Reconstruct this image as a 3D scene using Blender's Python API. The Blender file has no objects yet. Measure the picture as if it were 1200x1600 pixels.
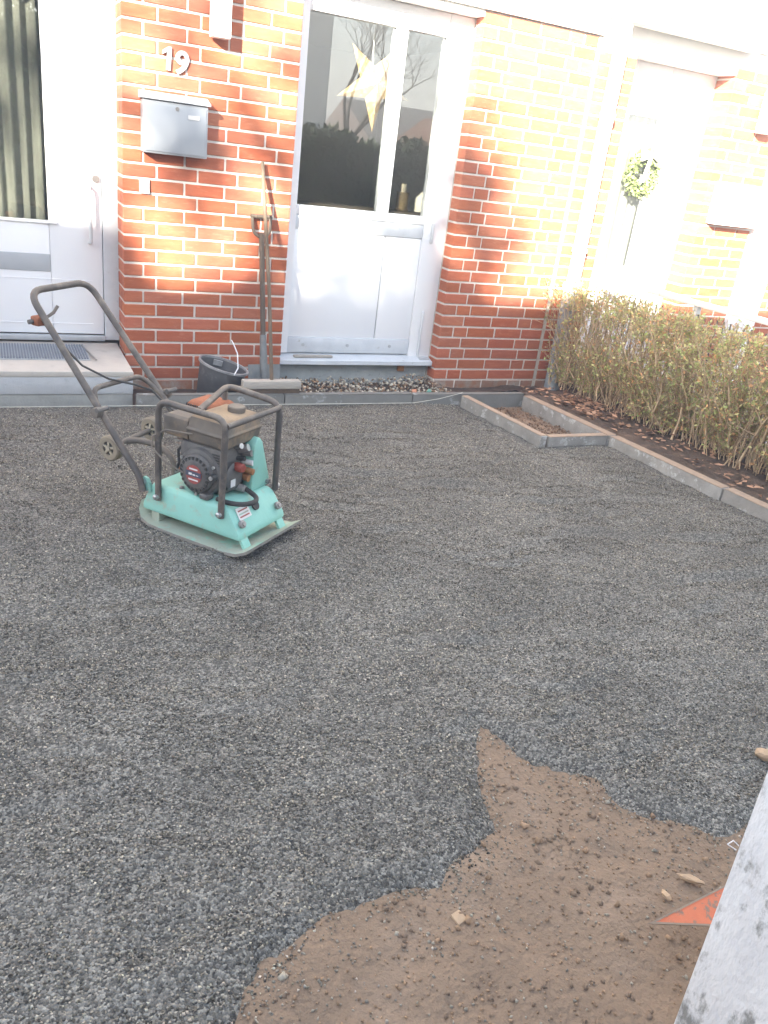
import bpy, bmesh, math, random
import numpy as np
from mathutils import Vector, Matrix, Euler, noise
random.seed(7); rng = np.random.default_rng(11)
R = math.radians
sc = bpy.context.scene
col = sc.collection

# ------------------------------------------------------------------ camera
def make_camera():
    yaw, pitch, roll = R(27.222), R(23.508), R(-7.312)
    f = Vector((math.sin(yaw)*math.cos(pitch), math.cos(yaw)*math.cos(pitch), -math.sin(pitch)))
    r = Vector((math.cos(yaw), -math.sin(yaw), 0)); d = f.cross(r)
    r2 = r*math.cos(roll) + d*math.sin(roll); d2 = -r*math.sin(roll) + d*math.cos(roll)
    m = Matrix.Identity(4)
    for i in range(3):
        m[i][0] = r2[i]; m[i][1] = -d2[i]; m[i][2] = -f[i]
    m.translation = Vector((-.7487, -5.4218, 1.533))
    c = bpy.data.cameras.new('camera'); o = bpy.data.objects.new('camera', c); col.objects.link(o)
    o.matrix_world = m
    c.sensor_fit = 'VERTICAL'; c.sensor_height = 36; c.lens = 1261.3/1600*36
    c.clip_start = .05; c.clip_end = 2000
    sc.camera = o
make_camera()

# ------------------------------------------------------------------ light
SUN_EL, SUN_AZ = 20.0, 221.3            # azimuth clockwise from +Y
w = bpy.data.worlds.new('World'); sc.world = w; w.use_nodes = True
nt = w.node_tree; nt.nodes.clear()
sky = nt.nodes.new('ShaderNodeTexSky'); sky.sky_type = 'NISHITA'; sky.sun_disc = False
sky.sun_elevation = R(SUN_EL); sky.sun_rotation = R(SUN_AZ); sky.air_density = 1.0; sky.dust_density = 1.0; sky.ozone_density = 1.0
bg = nt.nodes.new('ShaderNodeBackground'); bg.inputs[1].default_value = .05
wo = nt.nodes.new('ShaderNodeOutputWorld')
nt.links.new(sky.outputs[0], bg.inputs[0]); nt.links.new(bg.outputs[0], wo.inputs[0])
sl = bpy.data.lights.new('sun', 'SUN'); sl.energy = 5.0; sl.angle = R(.53); sl.color = (1, .93, .80)
so = bpy.data.objects.new('sun', sl); col.objects.link(so)
to_sun = Vector((math.sin(R(SUN_AZ))*math.cos(R(SUN_EL)), math.cos(R(SUN_AZ))*math.cos(R(SUN_EL)), math.sin(R(SUN_EL))))
so.rotation_euler = (-to_sun).to_track_quat('-Z', 'Y').to_euler(); so.location = (-8, -10, 12)
sc.view_settings.view_transform = 'Standard'; sc.view_settings.look = 'None'
sc.view_settings.gamma = 1; sc.view_settings.use_curve_mapping = False
sc.view_settings.exposure = 3.82
sc.cycles.use_denoising = True
sc.cycles.max_bounces = 8; sc.cycles.transparent_max_bounces = 16

# ------------------------------------------------------------------ materials
MATS = {}
def mat(name, c1, c2=None, scale=6, rough=.75, bump=0, bscale=90, metal=0, c3=None, s3=3, t3=(.52, .62),
        rand=0, stretch=None, spec=.4, attr=None, detail=5, bdist=.004, trans=0):
    """noise-mixed two-colour surface, optional third stain colour with its own shape, optional per-object variation"""
    m = bpy.data.materials.new(name); m.use_nodes = True; MATS[name] = m
    n = m.node_tree.nodes; l = m.node_tree.links; b = n['Principled BSDF']
    b.inputs['Roughness'].default_value = rough; b.inputs['Metallic'].default_value = metal
    b.inputs['Specular IOR Level'].default_value = spec
    tc = n.new('ShaderNodeTexCoord'); vec = tc.outputs['Object']
    if stretch:
        mp = n.new('ShaderNodeMapping'); mp.inputs['Scale'].default_value = stretch
        l.new(vec, mp.inputs[0]); vec = mp.outputs[0]
    off = None
    if rand:
        oi = n.new('ShaderNodeObjectInfo')
        ad = n.new('ShaderNodeVectorMath'); ad.operation = 'MULTIPLY_ADD'
        cmb = n.new('ShaderNodeCombineXYZ')
        for i in range(3): l.new(oi.outputs['Random'], cmb.inputs[i])
        ad.inputs[1].default_value = (37, 53, 71); l.new(cmb.outputs[0], ad.inputs[0]); l.new(vec, ad.inputs[2]); vec = ad.outputs[0]
    cout = None
    rgb = n.new('ShaderNodeRGB'); rgb.outputs[0].default_value = (*c1, 1); cout = rgb.outputs[0]
    if c2:
        nz = n.new('ShaderNodeTexNoise'); nz.inputs['Scale'].default_value = scale; nz.inputs['Detail'].default_value = detail; nz.inputs['Roughness'].default_value = .62
        l.new(vec, nz.inputs[0])
        rp = n.new('ShaderNodeMapRange'); rp.inputs[1].default_value = .32; rp.inputs[2].default_value = .68; l.new(nz.outputs[0], rp.inputs[0])
        mx = n.new('ShaderNodeMix'); mx.data_type = 'RGBA'; mx.inputs[6].default_value = (*c1, 1); mx.inputs[7].default_value = (*c2, 1)
        l.new(rp.outputs[0], mx.inputs[0]); cout = mx.outputs[2]
    if c3:
        nz = n.new('ShaderNodeTexNoise'); nz.inputs['Scale'].default_value = s3; nz.inputs['Detail'].default_value = 8; nz.inputs['Roughness'].default_value = .68
        l.new(vec, nz.inputs[0])
        rp = n.new('ShaderNodeMapRange'); rp.inputs[1].default_value = t3[0]; rp.inputs[2].default_value = t3[1]; l.new(nz.outputs[0], rp.inputs[0])
        mx = n.new('ShaderNodeMix'); mx.data_type = 'RGBA'; mx.inputs[7].default_value = (*c3, 1)
        l.new(cout, mx.inputs[6]); l.new(rp.outputs[0], mx.inputs[0]); cout = mx.outputs[2]
    if attr:
        at = n.new('ShaderNodeAttribute'); at.attribute_name = attr
        mx = n.new('ShaderNodeMix'); mx.data_type = 'RGBA'; mx.blend_type = 'MULTIPLY'; mx.inputs[0].default_value = 1
        l.new(cout, mx.inputs[6]); l.new(at.outputs['Color'], mx.inputs[7]); cout = mx.outputs[2]
    if rand:
        hs = n.new('ShaderNodeHueSaturation')
        for k, (lo, hi), mul in (('Value', (1-rand, 1+rand), 1), ('Hue', (.5-rand*.03, .5+rand*.03), 7.3), ('Saturation', (1-rand*.5, 1+rand*.3), 13.7)):
            fr = n.new('ShaderNodeMath'); fr.operation = 'MULTIPLY'; fr.inputs[1].default_value = mul; l.new(oi.outputs['Random'], fr.inputs[0])
            fc = n.new('ShaderNodeMath'); fc.operation = 'FRACT'; l.new(fr.outputs[0], fc.inputs[0])
            mr = n.new('ShaderNodeMapRange'); mr.inputs[3].default_value = lo; mr.inputs[4].default_value = hi; l.new(fc.outputs[0], mr.inputs[0])
            l.new(mr.outputs[0], hs.inputs[k])
        l.new(cout, hs.inputs['Color']); cout = hs.outputs[0]
    l.new(cout, b.inputs['Base Color'])
    if bump:
        nb = n.new('ShaderNodeTexNoise'); nb.inputs['Scale'].default_value = bscale; nb.inputs['Detail'].default_value = 4
        l.new(vec, nb.inputs[0])
        bp = n.new('ShaderNodeBump'); bp.inputs['Strength'].default_value = bump; bp.inputs['Distance'].default_value = bdist
        l.new(nb.outputs[0], bp.inputs['Height']); l.new(bp.outputs[0], b.inputs['Normal'])
    if trans:
        tr = n.new('ShaderNodeBsdfTranslucent'); l.new(cout, tr.inputs[0])
        ms = n.new('ShaderNodeMixShader'); ms.inputs[0].default_value = trans
        l.new(b.outputs[0], ms.inputs[1]); l.new(tr.outputs[0], ms.inputs[2]); l.new(ms.outputs[0], n['Material Output'].inputs[0])
    return m

mat('brick', (.40, .125, .062), (.33, .092, .045), 9, .8, .5, 120, rand=.11, stretch=(1, 1, 4), c3=(.46, .19, .11), s3=14, t3=(.55, .75), bdist=.003)
mat('brick_stained', (.32, .15, .09), (.24, .14, .10), 7, .85, .5, 100, rand=.12, c3=(.30, .27, .23), s3=9, t3=(.45, .65))
mat('mortar', (.62, .58, .53), (.54, .50, .45), 25, .9, .6, 160)
mat('sealant', (.52, .49, .44), (.46, .42, .37), 20, .7)
mat('render_white', (.80, .79, .76), (.76, .75, .72), 2, .9, .3, 140)
mat('paint_white', (.80, .81, .82), (.77, .78, .80), 2.5, .35, .05, 30, spec=.5)
mat('panel_white', (.80, .81, .83), (.78, .79, .81), 1.5, .3, .04, 20, spec=.5)
mat('sill_paint', (.60, .63, .66), (.52, .55, .58), 9, .5, .15, 60, c3=(.38, .38, .37), s3=22, t3=(.62, .72))
mat('grey_flap', (.42, .44, .46), (.38, .40, .42), 5, .4)
mat('plinth', (.40, .43, .43), (.32, .35, .36), 12, .9, .6, 70, c3=(.22, .24, .25), s3=30, t3=(.58, .72))
mat('step_concrete', (.46, .47, .48), (.40, .41, .42), 8, .9, .5, 120, c3=(.30, .31, .31), s3=16, t3=(.6, .75))
mat('step_top', (.50, .46, .41), (.44, .41, .37), 6, .9, .4, 150, c3=(.33, .31, .28), s3=12, t3=(.58, .75))
mat('step_base', (.34, .34, .32), (.27, .27, .25), 10, .9, .6, 80)
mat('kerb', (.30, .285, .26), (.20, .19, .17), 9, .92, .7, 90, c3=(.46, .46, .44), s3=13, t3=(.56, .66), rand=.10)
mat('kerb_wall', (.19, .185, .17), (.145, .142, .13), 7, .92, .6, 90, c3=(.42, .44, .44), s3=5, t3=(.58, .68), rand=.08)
mat('kerb_dirt', (.36, .27, .20), (.29, .22, .165), 30, .95, .6, 120, c3=(.24, .20, .17), s3=22, t3=(.5, .7))
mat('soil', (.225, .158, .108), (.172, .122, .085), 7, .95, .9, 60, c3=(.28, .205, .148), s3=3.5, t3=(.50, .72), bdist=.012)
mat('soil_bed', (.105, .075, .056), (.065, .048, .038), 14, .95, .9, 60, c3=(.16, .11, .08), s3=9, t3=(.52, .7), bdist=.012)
mat('asphalt', (.06, .06, .06), (.045, .045, .045), 30, .9, .4, 200)
mat('path_paving', (.42, .41, .39), (.36, .35, .33), 8, .9, .4, 100)
mat('garden_wall', (.68, .68, .68), (.59, .59, .60), 14, .9, .8, 90, c3=(.24, .24, .23), s3=19, t3=(.53, .63), stretch=(1, 1, .45), bdist=.006)
mat('mint', (.26, .52, .44), (.235, .475, .405), 9, .55, .2, 60, c3=(.34, .33, .25), s3=13, t3=(.55, .70), spec=.35)
mat('mint_worn', (.30, .36, .29), (.34, .33, .26), 10, .8, .6, 70, c3=(.24, .50, .40), s3=9, t3=(.52, .66))
mat('plate_edge', (.27, .25, .22), (.19, .18, .16), 20, .7, .5, 90)
mat('tube_black', (.060, .056, .054), (.12, .10, .085), 11, .55, .3, 90, c3=(.22, .185, .15), s3=9, t3=(.50, .72))
mat('tube_dusty', (.21, .18, .145), (.13, .11, .095), 12, .8, .4, 90)
mat('engine_black', (.075, .073, .072), (.13, .12, .11), 16, .55, .3, 100, c3=(.17, .15, .13), s3=14, t3=(.55, .75))
mat('engine_dark', (.026, .026, .027), (.05, .048, .046), 16, .5)
mat('tank_dusty', (.19, .158, .125), (.11, .098, .086), 8, .7, .2, 60, c3=(.36, .25, .15), s3=5, t3=(.52, .68))
mat('tank_dust_top', (.36, .26, .165), (.25, .19, .135), 14, .9, .5, 80)
mat('rust', (.34, .125, .062), (.22, .085, .048), 26, .9, .6, 120)
mat('steel', (.52, .52, .52), (.38, .38, .37), 30, .45, .2, 120, metal=.8)
mat('dull_steel', (.36, .34, .32), (.24, .23, .22), 22, .6, .3, 90, metal=.5)
mat('red_plastic', (.27, .055, .04), (.21, .05, .035), 10, .5)
mat('orange_brass', (.45, .22, .10), (.35, .17, .08), 20, .5, metal=.4)
mat('decal_red', (.34, .07, .06), (.24, .07, .06), 40, .6)
mat('decal_navy', (.05, .06, .11), (.07, .075, .10), 40, .6)
mat('decal_white', (.62, .61, .60), None, rough=.6)
mat('rubber', (.035, .034, .033), (.06, .056, .052), 18, .75, .2, 90)
mat('wheel_plastic', (.27, .23, .17), (.20, .17, .13), 20, .85, .4, 90)
mat('wheel_hub', (.42, .37, .28), (.33, .29, .22), 20, .85)
mat('bucket_plastic', (.070, .070, .074), (.10, .10, .102), 9, .6, .2, 60, c3=(.20, .19, .185), s3=14, t3=(.58, .72))
mat('bucket_rim', (.30, .30, .30), (.17, .17, .17), 18, .7)
mat('white_wire', (.72, .72, .74), None, rough=.5)
mat('wood_grey', (.42, .385, .34), (.34, .31, .27), 18, .9, .4, 60, stretch=(1, 6, 6))
mat('wood_shaft', (.13, .10, .075), (.09, .07, .055), 10, .75, .3, 60, stretch=(6, 6, .6), c3=(.28, .22, .17), s3=4, t3=(.55, .7))
mat('wood_pale', (.17, .125, .085), (.12, .09, .065), 9, .8, .2, 60, stretch=(6, 6, .6))
mat('spade_steel', (.24, .25, .25), (.17, .18, .18), 13, .65, .3, 70, metal=.3, c3=(.30, .27, .23), s3=9, t3=(.55, .7))
mat('bristle', (.12, .085, .06), (.08, .06, .045), 40, .95)
mat('orange_paint', (.66, .20, .10), (.58, .17, .085), 12, .7, .2, 60, c3=(.26, .18, .13), s3=38, t3=(.54, .60))
mat('blade_edge', (.33, .25, .18), (.22, .18, .14), 30, .8)
mat('mailbox_grey', (.33, .35, .38), (.31, .33, .36), 3, .35, .03, 40, spec=.5)
mat('mailbox_lid', (.55, .56, .57), (.52, .53, .54), 3, .4)
mat('digit_white', (.52, .52, .52), (.46, .46, .46), 14, .5)
mat('lamp_body', (.78, .78, .78), (.75, .75, .75), 3, .4)
mat('zinc', (.62, .64, .66), (.55, .57, .58), 6, .55, .1, 60)
mat('pipe_white', (.78, .78, .77), (.75, .75, .74), 3, .45)
mat('pipe_lichen', (.34, .37, .38), (.25, .28, .30), 12, .9, .5, 70, c3=(.55, .57, .55), s3=18, t3=(.54, .64))
mat('mat_rubber', (.20, .22, .26), (.16, .18, .21), 14, .8)
mat('mat_frame', (.46, .48, .50), (.40, .42, .44), 14, .5, metal=.4)
mat('star_paper', (.62, .43, .18), (.55, .33, .12), 26, .55, .1, 60, c3=(.72, .60, .36), s3=34, t3=(.50, .58), trans=.3)
mat('cord_white', (.75, .75, .75), None, rough=.6)
mat('room_wall', (.68, .62, .54), (.64, .58, .50), 2, .9)
mat('room_floor', (.36, .25, .16), (.30, .20, .13), 6, .5)
mat('curtain', (.26, .25, .21), (.19, .185, .155), 2.5, .9, stretch=(8, 8, .5))
mat('curtain_pale', (.50, .49, .46), (.40, .39, .36), 2.5, .9, stretch=(8, 8, .5))
mat('candle_brass', (.42, .28, .12), (.30, .20, .09), 12, .35, metal=.7)
mat('candle_wax', (.62, .52, .38), None, rough=.6)
mat('string', (.62, .60, .52), (.52, .50, .43), 30, .8)
mat('pale_stone', (.44, .31, .20), (.36, .26, .17), 30, .9, .4, 90)
mat('twig', (.40, .31, .21), (.50, .40, .28), 12, .9, attr='tint')
mat('hedge_leaf', (.34, .37, .15), (.44, .44, .21), 6, .7, attr='tint', trans=.25)
mat('dead_leaf', (.36, .22, .14), (.27, .155, .10), 18, .85, attr='tint')
mat('wreath_leaf', (.20, .25, .09), (.14, .19, .07), 20, .7, attr='tint')
mat('ribbon', (.78, .76, .72), (.74, .72, .68), 9, .6)
mat('bark', (.13, .10, .08), (.08, .065, .05), 9, .95, .5, 40)
mat('tree_leaf', (.07, .10, .035), (.10, .12, .045), 3, .7, attr='tint')
mat('conifer', (.045, .075, .032), (.07, .10, .045), 3, .8, attr='tint')
mat('far_brick', (.30, .12, .075), (.25, .10, .065), 6, .9)
mat('far_render', (.72, .71, .68), (.66, .65, .62), 2, .9)
mat('roof_tile', (.15, .075, .055), (.10, .06, .048), 9, .9, .5, 30)
mat('dark_pane', (.03, .035, .04), None, rough=.08, spec=.6)
mat('chip_grey', (.258, .237, .200), None, rough=.85, attr='tint')
mat('pebble', (.45, .42, .37), None, rough=.8, attr='tint')

def glass_mat():
    m = bpy.data.materials.new('glass'); m.use_nodes = True; MATS['glass'] = m
    n = m.node_tree.nodes; l = m.node_tree.links; n.remove(n['Principled BSDF'])
    ge = n.new('ShaderNodeNewGeometry'); dt = n.new('ShaderNodeVectorMath'); dt.operation = 'DOT_PRODUCT'
    l.new(ge.outputs['Incoming'], dt.inputs[0]); l.new(ge.outputs['Normal'], dt.inputs[1])
    def mth(op, a, b=None):
        q = n.new('ShaderNodeMath'); q.operation = op; l.new(a, q.inputs[0])
        if b is not None: q.inputs[1].default_value = b
        return q.outputs[0]
    om = mth('SUBTRACT', mth('ABSOLUTE', dt.outputs['Value'])); om.node.inputs[1].default_value = 0
    inv = n.new('ShaderNodeMath'); inv.operation = 'SUBTRACT'; inv.inputs[0].default_value = 1; l.new(om, inv.inputs[1])
    fr_out = mth('ADD', mth('MULTIPLY', mth('POWER', inv.outputs[0], 5), .84), .16)    # Schlick reflectance of coated double glazing
    tr = n.new('ShaderNodeBsdfTransparent'); tr.inputs[0].default_value = (.86, .88, .87, 1)
    gl = n.new('ShaderNodeBsdfGlossy'); gl.inputs['Roughness'].default_value = .004
    tc = n.new('ShaderNodeTexCoord'); nz = n.new('ShaderNodeTexNoise'); nz.inputs['Scale'].default_value = 2.2; nz.inputs['Detail'].default_value = 0
    bp = n.new('ShaderNodeBump'); bp.inputs['Strength'].default_value = .04; bp.inputs['Distance'].default_value = .01
    l.new(tc.outputs['Object'], nz.inputs[0]); l.new(nz.outputs[0], bp.inputs['Height']); l.new(bp.outputs[0], gl.inputs['Normal'])
    mx = n.new('ShaderNodeMixShader'); l.new(fr_out, mx.inputs[0]); l.new(tr.outputs[0], mx.inputs[1]); l.new(gl.outputs[0], mx.inputs[2])
    l.new(mx.outputs[0], n['Material Output'].inputs[0])
glass_mat()

def gravel_mat():
    m = bpy.data.materials.new('gravel_sheet'); m.use_nodes = True; MATS['gravel_sheet'] = m
    n = m.node_tree.nodes; l = m.node_tree.links; b = n['Principled BSDF']; b.inputs['Roughness'].default_value = .9
    tc = n.new('ShaderNodeTexCoord')
    vo = n.new('ShaderNodeTexVoronoi'); vo.inputs['Scale'].default_value = 170; l.new(tc.outputs['Object'], vo.inputs[0])
    sp = n.new('ShaderNodeSeparateColor'); l.new(vo.outputs['Color'], sp.inputs[0])
    cr = n.new('ShaderNodeValToRGB'); e = cr.color_ramp.elements
    e[0].color = (.040, .038, .034, 1); e[1].color = (.29, .275, .24, 1)
    for p, c in ((.35, (.095, .090, .080, 1)), (.75, (.18, .170, .150, 1))):
        q = e.new(p); q.color = c
    l.new(sp.outputs[0], cr.inputs[0])
    nz = n.new('ShaderNodeTexNoise'); nz.inputs['Scale'].default_value = 2.4; nz.inputs['Detail'].default_value = 5; l.new(tc.outputs['Object'], nz.inputs[0])
    mr = n.new('ShaderNodeMapRange'); mr.inputs[1].default_value = .35; mr.inputs[2].default_value = .65; mr.inputs[3].default_value = .78; mr.inputs[4].default_value = 1.12; l.new(nz.outputs[0], mr.inputs[0])
    mx = n.new('ShaderNodeMix'); mx.data_type = 'RGBA'; mx.blend_type = 'MULTIPLY'; mx.inputs[0].default_value = 1
    l.new(cr.outputs[0], mx.inputs[6]); l.new(mr.outputs[0], mx.inputs[7]); l.new(mx.outputs[2], b.inputs['Base Color'])
    bp = n.new('ShaderNodeBump'); bp.inputs['Strength'].default_value = 1; bp.inputs['Distance'].default_value = .006; bp.invert = True
    l.new(vo.outputs['Distance'], bp.inputs['Height']); l.new(bp.outputs[0], b.inputs['Normal'])
gravel_mat()

# ------------------------------------------------------------------ mesh helpers
class MB:
    def __init__(s): s.v = []; s.f = []; s.m = []; s.cur = 0; s.tint = []
    def add(s, vs, fs):
        o = len(s.v); s.v += [tuple(p) for p in vs]; s.f += [tuple(i+o for i in q) for q in fs]; s.m += [s.cur]*len(fs)
    def box(s, a, b):
        x0, y0, z0 = a; x1, y1, z1 = b
        s.add([(x0,y0,z0),(x1,y0,z0),(x1,y1,z0),(x0,y1,z0),(x0,y0,z1),(x1,y0,z1),(x1,y1,z1),(x0,y1,z1)],
              [(0,3,2,1),(4,5,6,7),(0,1,5,4),(1,2,6,5),(2,3,7,6),(3,0,4,7)]); return s
    def hexa(s, p8):
        s.add(p8, [(0,3,2,1),(4,5,6,7),(0,1,5,4),(1,2,6,5),(2,3,7,6),(3,0,4,7)]); return s
    def tube(s, pts, r, n=8, caps=True):
        P = [Vector(p) for p in pts]; k = len(P)
        rr = r if hasattr(r, '__len__') else [r]*k
        t0 = (P[1]-P[0]).normalized(); a = t0.orthogonal().normalized(); rings = []
        vs = []
        for i in range(k):
            t = ((P[min(i+1,k-1)]-P[i]).normalized() + (P[i]-P[max(i-1,0)]).normalized())
            t = t.normalized() if t.length > 1e-6 else t0
            a = (a - t*a.dot(t)); a = a.normalized() if a.length > 1e-6 else t.orthogonal().normalized()
            b = t.cross(a)
            for j in range(n):
                q = 2*math.pi*j/n; vs.append(P[i] + (a*math.cos(q)+b*math.sin(q))*rr[i])
        fs = []
        for i in range(k-1):
            for j in range(n):
                j2 = (j+1) % n; fs.append((i*n+j, i*n+j2, (i+1)*n+j2, (i+1)*n+j))
        if caps: fs += [tuple(range(n))[::-1], tuple((k-1)*n+j for j in range(n))]
        s.add(vs, fs); return s
    def prism(s, poly, a, b, axis='y'):
        """poly of 2D points extruded from a to b along the axis"""
        def P(u, v, t): return {'x': (t, u, v), 'y': (u, t, v), 'z': (u, v, t)}[axis]
        n = len(poly); vs = [P(u, v, a) for u, v in poly] + [P(u, v, b) for u, v in poly]
        fs = [tuple(range(n))[::-1], tuple(range(n, 2*n))] + [(i, (i+1) % n, n+(i+1) % n, n+i) for i in range(n)]
        s.add(vs, fs); return s
    def lathe(s, prof, n=20, axis='z', c=(0,0,0), cap=True):
        vs = []; k = len(prof)
        for r, h in prof:
            for j in range(n):
                q = 2*math.pi*j/n; u, v = r*math.cos(q), r*math.sin(q)
                p = {'z': (u, v, h), 'y': (u, h, v), 'x': (h, u, v)}[axis]
                vs.append((p[0]+c[0], p[1]+c[1], p[2]+c[2]))
        fs = [(i*n+j, i*n+(j+1) % n, (i+1)*n+(j+1) % n, (i+1)*n+j) for i in range(k-1) for j in range(n)]
        if cap: fs += [tuple(range(n))[::-1], tuple((k-1)*n+j for j in range(n))]
        s.add(vs, fs); return s
    def build(s, name, mats, parent=None, smooth=False, bevel=0, seg=2, loc=None, rot=None, auto=None):
        me = bpy.data.meshes.new(name); me.from_pydata(s.v, [], s.f); me.update()
        bm = bmesh.new(); bm.from_mesh(me); bmesh.ops.recalc_face_normals(bm, faces=bm.faces)
        if bevel: bmesh.ops.bevel(bm, geom=bm.edges[:], offset=bevel, segments=seg, affect='EDGES', profile=.5, clamp_overlap=True)
        bm.to_mesh(me); bm.free()
        for q in ([mats] if isinstance(mats, str) else mats): me.materials.append(MATS[q])
        if not isinstance(mats, str) and not bevel:
            for i, p in enumerate(me.polygons): p.material_index = s.m[i]
        if smooth:
            for p in me.polygons: p.use_smooth = True
            if hasattr(me, 'set_sharp_from_angle'): me.set_sharp_from_angle(angle=R(auto or 40))
        o = bpy.data.objects.new(name, me); col.objects.link(o)
        if parent: o.parent = parent
        if loc: o.location = loc
        if rot: o.rotation_euler = rot
        return o
def B(name, m, parent, a, b, bevel=0): return MB().box(a, b).build(name, m, parent, bevel=bevel, smooth=bevel > 0)
def T(name, m, parent, pts, r, n=8): return MB().tube(pts, r, n).build(name, m, parent, smooth=True)
def empty(name, loc, rz=0):
    o = bpy.data.objects.new(name, None); col.objects.link(o); o.location = loc; o.rotation_euler = (0, 0, rz); o.empty_display_size = .1; return o
def tag(o, label=None, cat=None, group=None, kind=None):
    for k, v in (('label', label), ('category', cat), ('group', group), ('kind', kind)):
        if v: o[k] = v
    return o
def arc(pts, rad=.05, n=5):
    """round the inner corners of a polyline"""
    P = [Vector(p) for p in pts]; out = [P[0]]
    for i in range(1, len(P)-1):
        a, b, c = P[i-1], P[i], P[i+1]; u = (a-b); v = (c-b); d = min(rad, u.length*.48, v.length*.48)
        p0 = b+u.normalized()*d; p2 = b+v.normalized()*d
        for k in range(n+1):
            t = k/n; out.append(p0*(1-t)**2 + b*2*t*(1-t) + p2*t*t)
    out.append(P[-1]); return out
def raw_mesh(name, V, F, mname, tint=None, parent=None, smooth=False):
    """numpy arrays -> mesh with constant-size faces; tint is one rgb per vertex"""
    me = bpy.data.meshes.new(name); nv, nf, k = len(V), len(F), F.shape[1]
    me.vertices.add(nv); me.vertices.foreach_set('co', V.astype(np.float32).ravel())
    me.loops.add(nf*k); me.loops.foreach_set('vertex_index', F.astype(np.int32).ravel())
    me.polygons.add(nf); me.polygons.foreach_set('loop_start', np.arange(0, nf*k, k, dtype=np.int32))
    me.update(calc_edges=True); me.validate()
    if tint is not None:
        a = me.color_attributes.new('tint', 'FLOAT_COLOR', 'POINT')
        a.data.foreach_set('color', np.c_[tint, np.ones(nv)].astype(np.float32).ravel())
    me.materials.append(MATS[mname])
    if smooth: me.polygons.foreach_set('use_smooth', np.ones(nf, dtype=bool))
    o = bpy.data.objects.new(name, me); col.objects.link(o); o.parent = parent
    return o
def fbm(x, y, s, o=3):
    return noise.fractal(Vector((x*s, y*s, 3.7)), 1.0, 2.0, o)

G = -.015        # gravel level

# ------------------------------------------------------------------ ground
gm = MB(); gm.add([(-300,-300,-.09),(300,-300,-.09),(300,300,-.09),(-300,300,-.09)], [(0,1,2,3)])
tag(gm.build('ground', 'asphalt'), kind='structure')

SOIL = [(.525,-3.769),(.60,-3.90),(.698,-4.015),(.74,-4.13),(.827,-4.242),(1.008,-4.373),(1.3,-4.33),(2.2,-4.5),(3.2,-4.6),(3.2,-9.0),(-1.4,-9.0),(-.62,-4.75),
        (-0.442,-4.432),(-0.353,-4.388),(-0.304,-4.338),(-0.235,-4.281),(-0.146,-4.226),(-0.071,-4.218),(0.021,-4.233),(0.133,-4.251),(0.243,-4.223),(0.316,-4.148),(0.368,-4.031),(0.421,-3.884),(0.514,-3.769)]
SP = np.array(SOIL)
def soil_dist(x, y):
    """signed distance to the bare-soil outline, positive inside"""
    x = np.asarray(x, float); y = np.asarray(y, float)
    best = np.full(x.shape, 1e9); inside = np.zeros(x.shape, bool)
    n = len(SP)
    for i in range(n):
        a = SP[i]; b = SP[(i+1) % n]; d = b-a
        t = np.clip(((x-a[0])*d[0]+(y-a[1])*d[1])/(d@d), 0, 1)
        best = np.minimum(best, np.hypot(x-a[0]-t*d[0], y-a[1]-t*d[1]))
        c = ((a[1] > y) != (b[1] > y)) & (x < (b[0]-a[0])*(y-a[1])/(b[1]-a[1]+1e-12)+a[0])
        inside ^= c
    return np.where(inside, best, -best)
def np_noise(X, Y, s, o=3):
    return np.array([fbm(a, b, s, o) for a, b in zip(X.ravel(), Y.ravel())]).reshape(X.shape)
def grid(x0, x1, y0, y1, st):
    xs = np.arange(x0, x1+st*.5, st); ys = np.arange(y0, y1+st*.5, st); X, Y = np.meshgrid(xs, ys)
    ny, nx = X.shape; i = np.arange(ny*nx).reshape(ny, nx)
    F = np.stack([i[:-1,:-1], i[:-1,1:], i[1:,1:], i[1:,:-1]], -1).reshape(-1, 4)
    return X, Y, F
# soil under everything in the yard
X, Y, F = grid(-1.6, 3.2, -6.4, -3.5, .02)
Z = G-.022 + .008*np_noise(X, Y, 1.5, 2) + .011*np_noise(X+9, Y, 9, 4) + .010*np.clip(np_noise(X+31, Y+4, 24, 3)-.25, 0, 1)
soil = raw_mesh('soil', np.c_[X.ravel(), Y.ravel(), Z.ravel()], F, 'soil', smooth=True); tag(soil, kind='structure')
# gravel bed
X, Y, F = grid(-3.6, 2.98, -5.2, -.54, .025)
sd = soil_dist(X, Y) + .022*np_noise(X, Y, 8, 4)
bumps = .010*np_noise(X, Y, 1.3, 2) + .007*np_noise(X+5, Y*1.6, 4.2, 3) + .004*np_noise(X, Y+8, 14, 2)
dn_ = np.zeros_like(X); dr = np.random.default_rng(4)
for i_ in range(150):         # footprints, rake marks and drag ridges pressed into the loose gravel
    cx_, cy_ = dr.uniform(-1.6, 2.7), dr.uniform(-4.6, -.8); an = dr.normal(.1, .35); la, lb = dr.uniform(.10, .26), dr.uniform(.022, .05); hh = dr.uniform(.004, .011)*dr.choice((1, 1, -.8))
    ux = (X-cx_)*math.cos(an)+(Y-cy_)*math.sin(an); uy = -(X-cx_)*math.sin(an)+(Y-cy_)*math.cos(an)+.5*ux*ux*dr.normal(0, 2)
    e_ = (ux/la)**2; dn_ += hh*np.exp(-e_)*(np.exp(-((uy-lb)/lb)**2) - 1.25*np.exp(-((uy+lb*.4)/lb)**2))
bumps = bumps + dn_
Z = G + bumps - .045*np.clip((sd+.05)/.11, 0, 1)
kerbx = 2.748 + (-.571-Y)*.0902
Z = np.where((X > kerbx+.03) | ((X > 2.245+(-.56-Y)*.09) & (Y > -1.48)), Z-.14, Z)
V = np.c_[X.ravel(), Y.ravel(), Z.ravel()]
Zg, Xg0, Yg0, st = Z, -3.6, -5.2, .025
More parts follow.
